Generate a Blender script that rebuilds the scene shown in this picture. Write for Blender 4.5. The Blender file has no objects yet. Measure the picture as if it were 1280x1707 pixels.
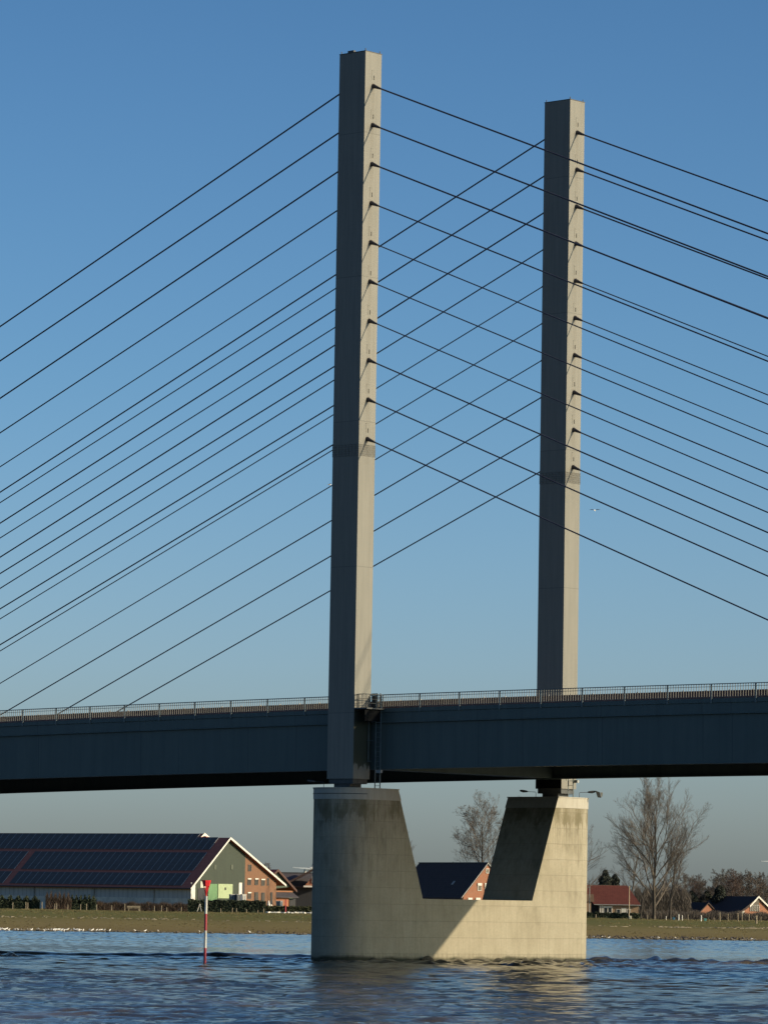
import bpy, bmesh, math, random
import numpy as np
from mathutils import Vector, Matrix
PI = math.pi
sc = bpy.context.scene
COL = sc.collection

# ------------------------------------------------------------ camera
H = 4.45
FPX, PITCH, ROLL = 7167.6, 0.09065, 0.01671
cam = bpy.data.objects.new('camera', bpy.data.cameras.new('camera'))
COL.objects.link(cam); sc.camera = cam
cam.data.sensor_fit = 'HORIZONTAL'; cam.data.sensor_width = 36.0
cam.data.lens = FPX / 1280 * 36.0
cam.data.clip_start = 1.0; cam.data.clip_end = 60000
cp, sp_, cr, sr = math.cos(PITCH), math.sin(PITCH), math.cos(ROLL), math.sin(ROLL)
_r = Vector((1, 0, 0)); _u = Vector((0, -sp_, cp)); _f = Vector((0, cp, sp_))
R_ = _r * cr + _u * sr; U_ = _r * (-sr) + _u * cr
cam.matrix_world = Matrix(((R_.x, U_.x, -_f.x, 0), (R_.y, U_.y, -_f.y, 0), (R_.z, U_.z, -_f.z, H), (0, 0, 0, 1)))

# ------------------------------------------------------------ sky and sun
SUN_AZ, SUN_EL = math.radians(108.4), math.radians(19.0)
w = bpy.data.worlds.new("World"); sc.world = w; w.use_nodes = True
nt = w.node_tree; bg = nt.nodes['Background']
sky = nt.nodes.new('ShaderNodeTexSky'); sky.sky_type = 'NISHITA'; sky.sun_disc = False
sky.sun_elevation = SUN_EL; sky.sun_rotation = SUN_AZ
sky.ozone_density = 4.0; sky.dust_density = 1.0; sky.air_density = 1.0
tc = nt.nodes.new('ShaderNodeTexCoord'); sx = nt.nodes.new('ShaderNodeSeparateXYZ')
nt.links.new(tc.outputs['Generated'], sx.inputs[0])
rp = nt.nodes.new('ShaderNodeValToRGB')
mp = nt.nodes.new('ShaderNodeMapRange'); mp.inputs['From Min'].default_value = 0.0; mp.inputs['From Max'].default_value = 1.0
nt.links.new(sx.outputs['Z'], mp.inputs['Value']); nt.links.new(mp.outputs[0], rp.inputs[0])
SKYRAMP = [(0.0, (.51, .545, .63)), (0.022, (.525, .58, .695)), (0.055, (.505, .59, .73)), (0.12, (.385, .52, .635)), (0.21, (.30, .435, .54)), (0.30, (.22, .30, .40)), (0.5, (.18, .24, .32)), (1.0, (.18, .22, .28))]
el = rp.color_ramp.elements
el[0].position = 0; el[0].color = (*SKYRAMP[0][1], 1); el[1].position = 1; el[1].color = (*SKYRAMP[-1][1], 1)
for p_, c_ in SKYRAMP[1:-1]:
    e_ = el.new(p_); e_.color = (*c_, 1)
mx = nt.nodes.new('ShaderNodeVectorMath'); mx.operation = 'MULTIPLY'
nt.links.new(sky.outputs[0], mx.inputs[0]); nt.links.new(rp.outputs[0], mx.inputs[1])
mx2 = nt.nodes.new('ShaderNodeVectorMath'); mx2.operation = 'SCALE'; mx2.inputs['Scale'].default_value = 2.0
# brighter, warmer glow of the sky on the sun's side
dt = nt.nodes.new('ShaderNodeVectorMath'); dt.operation = 'DOT_PRODUCT'; nt.links.new(tc.outputs['Generated'], dt.inputs[0])
dt.inputs[1].default_value = (math.sin(SUN_AZ) * math.cos(SUN_EL), math.cos(SUN_AZ) * math.cos(SUN_EL), math.sin(SUN_EL))
pw = nt.nodes.new('ShaderNodeMath'); pw.operation = 'MAXIMUM'; nt.links.new(dt.outputs['Value'], pw.inputs[0]); pw.inputs[1].default_value = 0
p2 = nt.nodes.new('ShaderNodeMath'); p2.operation = 'POWER'; nt.links.new(pw.outputs[0], p2.inputs[0]); p2.inputs[1].default_value = 3
gl = nt.nodes.new('ShaderNodeVectorMath'); gl.operation = 'SCALE'; gl.inputs[0].default_value = (2.4, 1.9, 1.1); nt.links.new(p2.outputs[0], gl.inputs['Scale'])
ga = nt.nodes.new('ShaderNodeVectorMath'); ga.operation = 'ADD'; nt.links.new(gl.outputs[0], ga.inputs[0]); ga.inputs[1].default_value = (1, 1, 1)
gm = nt.nodes.new('ShaderNodeVectorMath'); gm.operation = 'MULTIPLY'; nt.links.new(mx.outputs[0], gm.inputs[0]); nt.links.new(ga.outputs[0], gm.inputs[1])
nt.links.new(gm.outputs[0], mx2.inputs[0]); nt.links.new(mx2.outputs[0], bg.inputs[0])
bg.inputs[1].default_value = 0.08
sl = bpy.data.lights.new('sun', 'SUN'); sl.energy = 4.7; sl.angle = math.radians(0.55); sl.color = (1.0, .82, .56)
sun = bpy.data.objects.new('sun', sl); COL.objects.link(sun)
sd = Vector((math.sin(SUN_AZ) * math.cos(SUN_EL), math.cos(SUN_AZ) * math.cos(SUN_EL), math.sin(SUN_EL)))
sun.rotation_euler = sd.to_track_quat('Z', 'Y').to_euler(); sun.location = (200, 100, 150)
sc.view_settings.view_transform = 'Standard'; sc.view_settings.look = 'None'
sc.view_settings.exposure = 0.32; sc.view_settings.gamma = 1.0
sc.cycles.max_bounces = 6

# ------------------------------------------------------------ helpers
def ray(x, y):
    X = x - 640; Y = -(y - 853.5)
    a = X * cr - Y * sr; U = X * sr + Y * cr
    return Vector((a / FPX, cp - U / FPX * sp_, sp_ + U / FPX * cp))
def at(x, y, Y):
    d = ray(x, y); return Vector((0, 0, H)) + d * (Y / d.y)
def onplane(x, y, P, n):
    d = ray(x, y); C = Vector((0, 0, H)); return C + d * ((P - C).dot(n) / d.dot(n))
def link(o): COL.objects.link(o); return o
def tag(o, label=None, cat=None, group=None, kind=None):
    if label: o['label'] = label
    if cat: o['category'] = cat
    if group: o['group'] = group
    if kind: o['kind'] = kind
    return o
def empty(name, loc, rz=0, label=None, cat=None, group=None):
    o = bpy.data.objects.new(name, None); o.location = loc; o.rotation_euler = (0, 0, rz); o.empty_display_size = 1
    link(o); tag(o, label, cat, group); return o
class MB:
    def __init__(s): s.v = []; s.f = []; s.m = []; s.mi = 0
    def add(s, vs, fs):
        n = len(s.v); s.v += [tuple(q) for q in vs]; s.f += [tuple(n + i for i in f) for f in fs]; s.m += [s.mi] * len(fs)
    def box(s, x0, x1, y0, y1, z0, z1):
        s.add([(x0, y0, z0), (x1, y0, z0), (x1, y1, z0), (x0, y1, z0), (x0, y0, z1), (x1, y0, z1), (x1, y1, z1), (x0, y1, z1)],
              [(0, 3, 2, 1), (4, 5, 6, 7), (0, 1, 5, 4), (1, 2, 6, 5), (2, 3, 7, 6), (3, 0, 4, 7)])
    def bar(s, a, b, wd, ht=None, up=(0, 0, 1)):
        a = Vector(a); b = Vector(b); ht = ht or wd; d = (b - a).normalized(); u = Vector(up)
        if abs(d.dot(u)) > .98: u = Vector((1, 0, 0))
        sd_ = d.cross(u).normalized(); up_ = sd_.cross(d)
        vs = []
        for p in (a, b):
            for i, j in ((-1, -1), (1, -1), (1, 1), (-1, 1)): vs.append(p + sd_ * (wd / 2 * i) + up_ * (ht / 2 * j))
        s.add(vs, [(0, 1, 2, 3), (7, 6, 5, 4), (0, 4, 5, 1), (1, 5, 6, 2), (2, 6, 7, 3), (3, 7, 4, 0)])
    def tube(s, pts, rad, n=8, caps=True):
        pts = [Vector(p) for p in pts]
        if not hasattr(rad, '__len__'): rad = [rad] * len(pts)
        vs = []; fs = []; ref = None
        for i, p in enumerate(pts):
            d = (pts[min(i + 1, len(pts) - 1)] - pts[max(i - 1, 0)]).normalized()
            if ref is None:
                ref = d.cross(Vector((0, 0, 1)))
                if ref.length < .05: ref = d.cross(Vector((1, 0, 0)))
            ref = (ref - d * ref.dot(d)).normalized(); q = d.cross(ref)
            for k in range(n):
                a = 2 * PI * k / n; vs.append(p + (ref * math.cos(a) + q * math.sin(a)) * rad[i])
        for i in range(len(pts) - 1):
            for k in range(n):
                k2 = (k + 1) % n; fs.append((i * n + k, i * n + k2, (i + 1) * n + k2, (i + 1) * n + k))
        if caps: fs.append(tuple(range(n - 1, -1, -1))); fs.append(tuple((len(pts) - 1) * n + k for k in range(n)))
        s.add(vs, fs)
    def prism(s, poly, d):
        d = Vector(d); n = len(poly); a = [Vector(p) for p in poly]; b = [p + d for p in a]
        s.add(a + b, [tuple(range(n - 1, -1, -1)), tuple(range(n, 2 * n))] + [(i, (i + 1) % n, n + (i + 1) % n, n + i) for i in range(n)])
    def build(s, name, mat, parent=None, smooth=None, **k):
        me = bpy.data.meshes.new(name); me.from_pydata(s.v, [], s.f)
        for m_ in (mat if isinstance(mat, (list, tuple)) else [mat]): me.materials.append(m_)
        if any(s.m): me.polygons.foreach_set('material_index', s.m)
        bm = bmesh.new(); bm.from_mesh(me); bmesh.ops.recalc_face_normals(bm, faces=bm.faces); bm.to_mesh(me); bm.free()
        if smooth is not None:
            me.polygons.foreach_set('use_smooth', [True] * len(me.polygons)); me.set_sharp_from_angle(angle=math.radians(smooth))
        o = bpy.data.objects.new(name, me); link(o)
        if parent is not None: o.parent = parent
        if k: tag(o, **k)
        return o
def copy_tree(o, parent=None):
    c = o.copy(); link(c); c.parent = parent
    for ch in list(o.children): copy_tree(ch, c)
    return c

# ------------------------------------------------------------ materials
class NT:
    def __init__(s, name):
        s.m = bpy.data.materials.new(name); s.m.use_nodes = True; s.t = s.m.node_tree; s.b = s.t.nodes['Principled BSDF']
    def n(s, ty, **kw):
        nd = s.t.nodes.new(ty)
        for k, v in kw.items(): setattr(nd, k, v)
        return nd
    def l(s, a, b): s.t.links.new(a, b)
    def coord(s, scale=(1, 1, 1), kind='Object'):
        t = s.n('ShaderNodeTexCoord'); m = s.n('ShaderNodeMapping'); m.inputs['Scale'].default_value = scale
        s.l(t.outputs[kind], m.inputs[0]); return m.outputs[0]
    def noise(s, vec, scale, detail=4, rough=.55):
        n = s.n('ShaderNodeTexNoise'); n.inputs['Scale'].default_value = scale; n.inputs['Detail'].default_value = detail
        n.inputs['Roughness'].default_value = rough; s.l(vec, n.inputs['Vector']); return n.outputs[0]
    def ramp(s, fac, stops):
        r = s.n('ShaderNodeValToRGB'); e = r.color_ramp.elements
        e[0].position = stops[0][0]; e[0].color = (*stops[0][1], 1); e[1].position = stops[-1][0]; e[1].color = (*stops[-1][1], 1)
        for p, c in stops[1:-1]: q = e.new(p); q.color = (*c, 1)
        s.l(fac, r.inputs[0]); return r.outputs[0]
    def math(s, op, a, b=None, c=None):
        m = s.n('ShaderNodeMath', operation=op)
        for i, v in enumerate((a, b, c)):
            if v is None: continue
            if hasattr(v, 'links') or hasattr(v, 'is_linked'): s.l(v, m.inputs[i])
            else: m.inputs[i].default_value = v
        return m.outputs[0]
    def mix(s, fac, a, b, mode='MIX'):
        m = s.n('ShaderNodeMix', data_type='RGBA', blend_type=mode)
        for i, v in ((0, fac), (6, a), (7, b)):
            if hasattr(v, 'is_linked'): s.l(v, m.inputs[i])
            elif isinstance(v, (int, float)): m.inputs[i].default_value = v
            else: m.inputs[i].default_value = (*v, 1)
        return m.outputs[2]
    def bump(s, h, strength=.3, dist=.05):
        b = s.n('ShaderNodeBump'); b.inputs['Strength'].default_value = strength; b.inputs['Distance'].default_value = dist
        s.l(h, b.inputs['Height']); s.l(b.outputs[0], s.b.inputs['Normal'])
    def sep(s, vec):
        x = s.n('ShaderNodeSeparateXYZ'); s.l(vec, x.inputs[0]); return x.outputs
def simple(name, col, rough=.6, var=.12, scale=3.0, metal=0, sc3=(1, 1, 1), spec=None):
    M = NT(name); v = M.noise(M.coord(sc3), scale, 5)
    a = tuple(c * (1 - var) for c in col); b = tuple(min(1, c * (1 + var)) for c in col)
    M.l(M.ramp(v, [(.3, a), (.7, b)]), M.b.inputs['Base Color']); M.b.inputs['Roughness'].default_value = rough
    M.b.inputs['Metallic'].default_value = metal
    if spec is not None: M.b.inputs['Specular IOR Level'].default_value = spec
    return M.m

def pylon_mat():
    M = NT('pylon_paint'); o = M.coord()
    st = M.noise(M.coord((2.2, 2.2, .12)), 1.5, 6, .6)
    bl = M.noise(o, .55, 5, .6); sp = M.noise(M.coord((1, 1, .6)), 4.5, 4, .7)
    c = M.ramp(st, [(.25, (.168, .166, .146)), (.55, (.205, .200, .176)), (.8, (.226, .220, .194))])
    c = M.mix(M.ramp(bl, [(.45, (0, 0, 0)), (.75, (.35, .35, .35))]), c, (.17, .17, .152))
    c = M.mix(M.ramp(sp, [(.66, (0, 0, 0)), (.76, (.5, .5, .5))]), c, (.14, .132, .115))
    z = M.sep(o)[2]
    fr = M.math('FRACT', M.math('DIVIDE', M.math('ADD', z, 3.4), 10.9))
    seam = M.math('LESS_THAN', fr, .005)
    pn = M.n('ShaderNodeTexWhiteNoise'); pn.noise_dimensions = '1D'; M.l(M.math('FLOOR', M.math('DIVIDE', M.math('ADD', z, 3.4), 10.9)), pn.inputs['W'])
    c = M.mix(M.math('MULTIPLY', pn.outputs['Value'], .22), c, (.15, .147, .125))
    # grime that runs down the middle of the face from each stay anchor
    yy_ = M.math('ABSOLUTE', M.sep(o)[1]); run = M.math('LESS_THAN', yy_, M.math('MULTIPLY_ADD', M.noise(M.coord((1, 3, .5)), 2.0, 4), .5, -.05))
    fa = M.math('FRACT', M.math('DIVIDE', M.math('SUBTRACT', 65.9, z), 2.9694))
    up = M.math('MULTIPLY', M.math('GREATER_THAN', z, 37.0), M.math('LESS_THAN', z, 65.9))
    c = M.mix(M.math('MULTIPLY', M.math('MULTIPLY', run, up), M.math('MULTIPLY_ADD', fa, -.28, .30)), c, (.11, .095, .07))
    c = M.mix(M.math('MULTIPLY', seam, .6), c, (.10, .10, .09))
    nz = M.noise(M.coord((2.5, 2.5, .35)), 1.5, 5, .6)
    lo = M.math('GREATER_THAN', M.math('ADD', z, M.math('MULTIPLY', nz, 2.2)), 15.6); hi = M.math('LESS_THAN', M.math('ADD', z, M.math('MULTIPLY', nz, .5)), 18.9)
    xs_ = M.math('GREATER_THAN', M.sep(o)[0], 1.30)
    c = M.mix(M.math('MULTIPLY', M.math('MULTIPLY', lo, hi), M.math('MULTIPLY', xs_, .85)), c, (.035, .04, .025))  # streaky green-black dirt, which also paints in shade below deck level
    M.l(c, M.b.inputs['Base Color']); M.b.inputs['Roughness'].default_value = .5; M.b.inputs['Specular IOR Level'].default_value = .2
    M.bump(M.noise(o, 1.2, 3), .12, .03)
    return M.m
def deck_mat():
    M = NT('girder_paint'); o = M.coord()
    st = M.noise(M.coord((1.2, 1.2, .1)), 1.2, 6, .6); bl = M.noise(o, .25, 4)
    c = M.ramp(st, [(.25, (.072, .100, .098)), (.7, (.098, .130, .125))])
    c = M.mix(M.ramp(bl, [(.4, (0, 0, 0)), (.75, (.5, .5, .5))]), c, (.068, .096, .096))
    x = M.sep(o)[0]
    pn = M.n('ShaderNodeTexWhiteNoise'); pn.noise_dimensions = '1D'; M.l(M.math('FLOOR', M.math('DIVIDE', M.math('ADD', x, 300.0), 11.54)), pn.inputs['W'])
    c = M.mix(M.math('MULTIPLY', pn.outputs['Value'], .35), c, (.115, .15, .14))
    dr = M.noise(M.coord((3.5, .2, .05)), 1.0, 5, .7)
    c = M.mix(M.ramp(dr, [(.58, (0, 0, 0)), (.72, (.5, .5, .5))]), c, (.05, .062, .055))
    fr = M.math('FRACT', M.math('DIVIDE', M.math('ADD', x, 300.0), 11.54))
    c = M.mix(M.math('MULTIPLY', M.math('LESS_THAN', fr, .007), .5), c, (.045, .06, .06))
    M.l(c, M.b.inputs['Base Color']); M.b.inputs['Roughness'].default_value = .55; M.b.inputs['Specular IOR Level'].default_value = .25
    M.bump(M.noise(M.coord((.25, .25, .6)), 1.0, 2), .25, .06)
    return M.m
def concrete_mat():
    M = NT('pier_concrete'); o = M.coord(); z = M.sep(o)[2]
    big = M.noise(o, .35, 6, .62); vert = M.noise(M.coord((3.0, 3.0, .22)), 1.3, 6, .65); fine = M.noise(o, 7, 5, .7)
    c = M.ramp(big, [(.3, (.265, .243, .182)), (.5, (.310, .287, .219)), (.72, (.338, .315, .245))])
    c = M.mix(M.math('MULTIPLY', M.ramp(vert, [(.46, (0, 0, 0)), (.72, (.75, .75, .75))]), M.ramp(M.math('MULTIPLY', z, .08), [(.35, (.42, .42, .42)), (.8, (1, 1, 1))])), c, (.175, .155, .11))
    c = M.mix(M.ramp(fine, [(.35, (.35, .35, .35)), (.6, (0, 0, 0))]), c, (.20, .185, .14))
    # stains that hang below each pour joint
    ph = M.math('FRACT', M.math('DIVIDE', M.math('ADD', z, 3.02), 1.22))
    blot = M.noise(M.coord((.9, .9, .35)), 1.1, 5, .6)
    hang = M.math('MULTIPLY', M.math('MULTIPLY_ADD', ph, .7, .3), M.ramp(blot, [(.50, (0, 0, 0)), (.68, (1, 1, 1))]))
    hang = M.math('MULTIPLY', hang, M.ramp(M.math('MULTIPLY', z, .08), [(.15, (.25, .25, .25)), (.95, (1, 1, 1))]))
    c = M.mix(M.math('MULTIPLY', hang, .8), c, (.105, .095, .06))
    top = M.math('GREATER_THAN', M.math('ADD', z, M.math('MULTIPLY', vert, 3.2)), 12.3)
    c = M.mix(M.math('MULTIPLY', top, M.ramp(blot, [(.40, (0, 0, 0)), (.56, (.62, .62, .62))])), c, (.12, .105, .06))
    j = M.math('LESS_THAN', ph, .03)
    c = M.mix(M.math('MULTIPLY', j, .34), c, (.13, .12, .085))
    # vertical board marks
    xy = M.sep(o); ang = M.math('ADD', M.math('MULTIPLY', xy[1], 1.0), M.math('MULTIPLY', xy[0], 1.0))
    bd = M.math('FRACT', M.math('MULTIPLY', ang, 4.0))
    c = M.mix(M.math('MULTIPLY', M.math('LESS_THAN', bd, .12), .04), c, (.14, .12, .09))
    # tide mark / algae with a ragged top
    edge = M.math('ADD', M.math('MULTIPLY', vert, 1.1), .15)
    wet = M.ramp(M.math('SUBTRACT', edge, z), [(0, (0, 0, 0)), (.5, (.5, .5, .5))])
    c = M.mix(wet, c, (.10, .092, .058))
    wet2 = M.ramp(M.math('SUBTRACT', M.math('MULTIPLY_ADD', big, .9, .05), z), [(0, (0, 0, 0)), (.22, (.9, .9, .9))])
    c = M.mix(wet2, c, (.028, .030, .018))
    M.l(c, M.b.inputs['Base Color']); M.b.inputs['Roughness'].default_value = .85; M.b.inputs['Specular IOR Level'].default_value = .2
    M.bump(M.math('ADD', M.math('MULTIPLY', fine, .6), M.math('MULTIPLY', j, -1.5)), .5, .02)
    return M.m
def cap_mat():
    M = NT('pier_cap_coating'); o = M.coord(); v = M.noise(M.coord((2, 2, .4)), 1.4, 5, .6)
    c = M.ramp(v, [(.3, (.31, .295, .25)), (.6, (.37, .355, .305)), (.8, (.40, .38, .33))])
    c = M.mix(M.ramp(M.noise(o, 5, 5), [(.58, (0, 0, 0)), (.7, (.4, .4, .4))]), c, (.28, .27, .22))
    M.l(c, M.b.inputs['Base Color']); M.b.inputs['Roughness'].default_value = .8; M.bump(v, .2, .02); return M.m
def brick_mat(name, c1, c2, mort=(.30, .27, .22)):
    M = NT(name); t = M.n('ShaderNodeTexBrick'); t.inputs['Scale'].default_value = 1.0
    t.inputs['Color1'].default_value = (*c1, 1); t.inputs['Color2'].default_value = (*c2, 1); t.inputs['Mortar'].default_value = (*mort, 1)
    t.inputs['Brick Width'].default_value = .25; t.inputs['Row Height'].default_value = .075; t.inputs['Mortar Size'].default_value = .008
    o = M.sep(M.coord()); cb = M.n('ShaderNodeCombineXYZ')
    M.l(M.math('ADD', o[0], o[1]), cb.inputs[0]); M.l(o[2], cb.inputs[1]); M.l(cb.outputs[0], t.inputs['Vector'])
    n = M.noise(M.coord(), .6, 5, .6)
    c = M.mix(M.ramp(n, [(.35, (.25, .25, .25)), (.7, (0, 0, 0))]), t.outputs[0], tuple(a * .7 for a in c1))
    M.l(c, M.b.inputs['Base Color']); M.b.inputs['Roughness'].default_value = .9; return M.m
def tile_mat(name, c1, c2, axis=0, pitch=.35, rough=.7):
    M = NT(name); o = M.coord(); n = M.noise(o, 1.4, 6, .65)
    c = M.ramp(n, [(.3, c1), (.7, c2)])
    s_ = M.sep(o); f1 = M.math('LESS_THAN', M.math('FRACT', M.math('DIVIDE', M.math('ADD', s_[axis], 500), pitch)), .14)
    f2 = M.math('LESS_THAN', M.math('FRACT', M.math('DIVIDE', M.math('ADD', s_[2], 500), pitch * .8)), .14)
    c = M.mix(M.math('MULTIPLY', M.math('MAXIMUM', f1, f2), .4), c, tuple(a * .45 for a in c1))
    M.l(c, M.b.inputs['Base Color']); M.b.inputs['Roughness'].default_value = rough; M.b.inputs['Specular IOR Level'].default_value = .2; return M.m
def water_mat():
    M = NT('river_water'); g = M.n('ShaderNodeNewGeometry').outputs['Position']
    def mapped(scale):
        m = M.n('ShaderNodeMapping'); m.inputs['Scale'].default_value = scale; M.l(g, m.inputs[0]); return m.outputs[0]
    n1 = M.noise(mapped((1, .8, 1)), 1.1, 6, .62); n2 = M.noise(mapped((1, .6, 1)), 6.0, 4, .6)
    mud = M.noise(mapped((.12, .05, 1)), 1.0, 4, .6)
    c = M.ramp(mud, [(.38, (.018, .024, .028)), (.52, (.045, .042, .033)), (.64, (.11, .088, .058))])
    M.l(c, M.b.inputs['Base Color']); M.b.inputs['Roughness'].default_value = .06; M.b.inputs['IOR'].default_value = 1.333
    at_ = M.n('ShaderNodeAttribute', attribute_name='rough')
    h = M.math('ADD', M.math('MULTIPLY', n1, .7), M.math('MULTIPLY', n2, .12))
    b = M.n('ShaderNodeBump'); b.inputs['Distance'].default_value = .20
    M.l(M.math('MULTIPLY_ADD', at_.outputs['Fac'], .28, .26), b.inputs['Strength'])
    fo = M.n('ShaderNodeAttribute', attribute_name='foam')
    fn = M.noise(mapped((2.2, 1.0, 1)), 2.6, 5, .7)
    ff = M.math('MULTIPLY', fo.outputs['Fac'], M.ramp(fn, [(.42, (0, 0, 0)), (.62, (1, 1, 1))]))
    c = M.mix(ff, c, (.34, .32, .27)); M.l(c, M.b.inputs['Base Color']); M.l(M.math('MULTIPLY_ADD', ff, .5, .06), M.b.inputs['Roughness'])
    M.l(h, b.inputs['Height']); M.l(b.outputs[0], M.b.inputs['Normal'])
    return M.m
def grass_mat():
    M = NT('riverbank_grass'); o = M.coord(); y = M.sep(o)[2]
    n = M.noise(M.coord((.05, .25, 1)), 1.0, 6, .65); n2 = M.noise(M.coord((.6, 2.0, 1)), 1.0, 5, .7)
    hz = M.math('ADD', y, M.math('MULTIPLY', M.math('SUBTRACT', n, .5), .55))
    c = M.ramp(M.math('DIVIDE', hz, 2.4), [(0, (.09, .07, .038)), (.08, (.205, .155, .065)), (.28, (.215, .175, .070)), (.42, (.185, .155, .060)), (.50, (.145, .135, .045)), (.70, (.125, .130, .040)), (.95, (.15, .14, .046))])
    c = M.mix(M.ramp(n2, [(.35, (.4, .4, .4)), (.6, (0, 0, 0))]), c, (.09, .08, .034))
    M.l(c, M.b.inputs['Base Color']); M.b.inputs['Roughness'].default_value = .95; M.b.inputs['Specular IOR Level'].default_value = .1
    M.bump(n2, .6, .15); return M.m
def panel_mat():
    M = NT('solar_glass'); s_ = M.sep(M.coord())
    f = M.math('LESS_THAN', M.math('FRACT', M.math('DIVIDE', M.math('ADD', s_[2], 100), .62)), .06)
    n = M.noise(M.coord(), .5, 3)
    c = M.ramp(n, [(.35, (.088, .080, .074)), (.7, (.108, .098, .090))])
    c = M.mix(M.math('MULTIPLY', f, .5), c, (.012, .018, .03))
    M.l(c, M.b.inputs['Base Color']); M.b.inputs['Roughness'].default_value = .5; M.b.inputs['Specular IOR Level'].default_value = .3; return M.m
def cladding_mat(name, col, axis=1, pitch=.45):
    M = NT(name); s_ = M.sep(M.coord()); n = M.noise(M.coord((1, 1, .2)), .8, 5, .6)
    c = M.ramp(n, [(.3, tuple(a * .86 for a in col)), (.7, tuple(a * 1.1 for a in col))])
    f = M.math('LESS_THAN', M.math('FRACT', M.math('DIVIDE', M.math('ADD', M.math('ADD', s_[0], s_[1]), 500), pitch)), .2)
    c = M.mix(M.math('MULTIPLY', f, .45), c, tuple(a * .5 for a in col))
    M.l(c, M.b.inputs['Base Color']); M.b.inputs['Roughness'].default_value = .7; return M.m
def pole_mat(name, col): return simple(name, col, .45, .15, 2.5, sc3=(3, 3, .6))

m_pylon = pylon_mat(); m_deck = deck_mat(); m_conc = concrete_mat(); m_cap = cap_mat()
m_cable = simple('cable_sheath', (.042, .044, .066), .5, .2, .3)
m_socket = simple('socket_steel', (.028, .027, .034), .55, .3, 4)
m_rail = simple('railing_steel', (.14, .138, .122), .55, .2, 2)
m_post = simple('railing_post_steel', (.13, .16, .165), .55, .2, 2)
m_dark = simple('dark_steel', (.045, .05, .052), .6, .25, 3)
m_galv = simple('galvanised_steel', (.30, .31, .30), .5, .2, 4)
m_mesh = simple('mesh_steel', (.12, .12, .11), .6, .2, 3)
m_black = simple('shade_black', (.010, .011, .012), .95, .3, 3, spec=0.0)  # black for the added foot shade plate and the sun-blocking panel
m_barrier = simple('rusty_barrier', (.20, .10, .085), .8, .3, 1.2)
m_asph = simple('asphalt', (.05, .05, .052), .9, .2, 2)
m_white = simple('white_paint', (.64, .62, .56), .6, .08, 2)
m_glass = simple('window_glass', (.03, .035, .04), .12, .2, 2)
m_frame = simple('window_frame_paint', (.62, .60, .54), .6, .1, 2)
m_brick = brick_mat('orange_brick', (.215, .098, .048), (.175, .075, .038), (.2, .16, .12))
m_brick2 = brick_mat('red_brick', (.34, .11, .045), (.27, .085, .035))
m_brick3 = brick_mat('tan_brick', (.32, .20, .11), (.26, .155, .085))
m_redtile = tile_mat('red_roof_tiles', (.10, .034, .028), (.15, .050, .040))
m_darktile = tile_mat('dark_roof_tiles', (.050, .036, .034), (.070, .050, .046))
m_browntile = tile_mat('brown_roof_tiles', (.40, .13, .095), (.48, .17, .125))
m_greytile = tile_mat('grey_roof_tiles', (.075, .07, .078), (.11, .10, .11))
m_green = cladding_mat('green_cladding', (.026, .040, .026))
m_green2 = cladding_mat('dark_green_cladding', (.055, .085, .055))
m_dkwood = cladding_mat('dark_wall_boards', (.022, .024, .030))
m_bark = simple('bark', (.050, .042, .034), .95, .3, 1.5, sc3=(1, 1, .3))
m_twig = simple('twigs', (.125, .105, .086), .95, .25, .4)
m_twigdk = simple('grey_twigs', (.090, .077, .066), .95, .25, .4)
m_twigred = simple('reddish_twigs', (.105, .070, .055), .95, .25, .4)
m_wood = simple('weathered_wood', (.24, .20, .14), .9, .25, 2)
m_hedge = simple('hedge_leaves', (.030, .042, .022), .9, .5, 1.6)
m_hedge2 = simple('olive_hedge_leaves', (.060, .066, .030), .9, .4, 1.6)
m_conifer = simple('conifer_needles', (.032, .038, .028), .95, .45, 1.2)
m_shrub = simple('winter_shrub_twigs', (.060, .040, .028), .95, .5, .8)
m_panel = panel_mat(); m_rack = simple('panel_rack', (.34, .35, .37), .5, .1, 3)

# ------------------------------------------------------------ bridge frame
TH = 0.72914; X0 = -2.32942; Y0 = 320.0; WD = 24.28; PA = 2.624; PB = 1.814
def deckz(t): return 18.80 + .00818 * t - 9e-5 * t * t
bridge = empty('cable_stayed_bridge', (X0, Y0, 0), -TH, 'steel cable stayed road bridge with two tall rectangular pylons and fanned stays over the river', 'bridge')
O = Vector((X0, Y0, 0)); uu = Vector((math.cos(TH), -math.sin(TH), 0)); vv = Vector((math.sin(TH), math.cos(TH), 0))
def uvz(P): D = P - O; return (D.dot(uu), D.dot(vv), P.z)
VN, VF = 0.98, WD - 0.98
ts = [t for t in range(-300, 261, 6)]
def strip(mb, prof, ts=ts):
    # prof: closed polygon (v, dz) swept along the deck profile
    n = len(prof); vs = []; fs = []
    for t in ts:
        z = deckz(t)
        for v, dz in prof: vs.append((t, v, z + dz))
    for i in range(len(ts) - 1):
        for k in range(n):
            k2 = (k + 1) % n; fs.append((i * n + k, i * n + k2, (i + 1) * n + k2, (i + 1) * n + k))
    fs.append(tuple(range(n))); fs.append(tuple((len(ts) - 1) * n + k for k in range(n - 1, -1, -1)))
    mb.add(vs, fs)
g = MB()
for s_, v0 in ((1, VN), (-1, VF)):
    # web plate with cornice: edge lip, cornice band, drip line, web, bottom flange
    pr = [(0, 0), (0, -.30), (.07, -.33), (.07, -1.00), (.02, -1.03), (.02, -1.09), (.22, -1.12), (.26, -4.44), (.10, -4.45), (.10, -4.53), (.75, -4.53), (.75, -4.44), (.60, -4.43), (.60, -.6), (1.2, -.5), (1.2, 0)]
    strip(g, [(v0 + s_ * a, b) for a, b in pr])
o = g.build('main_girder', m_deck, bridge)
g = MB()
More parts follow.
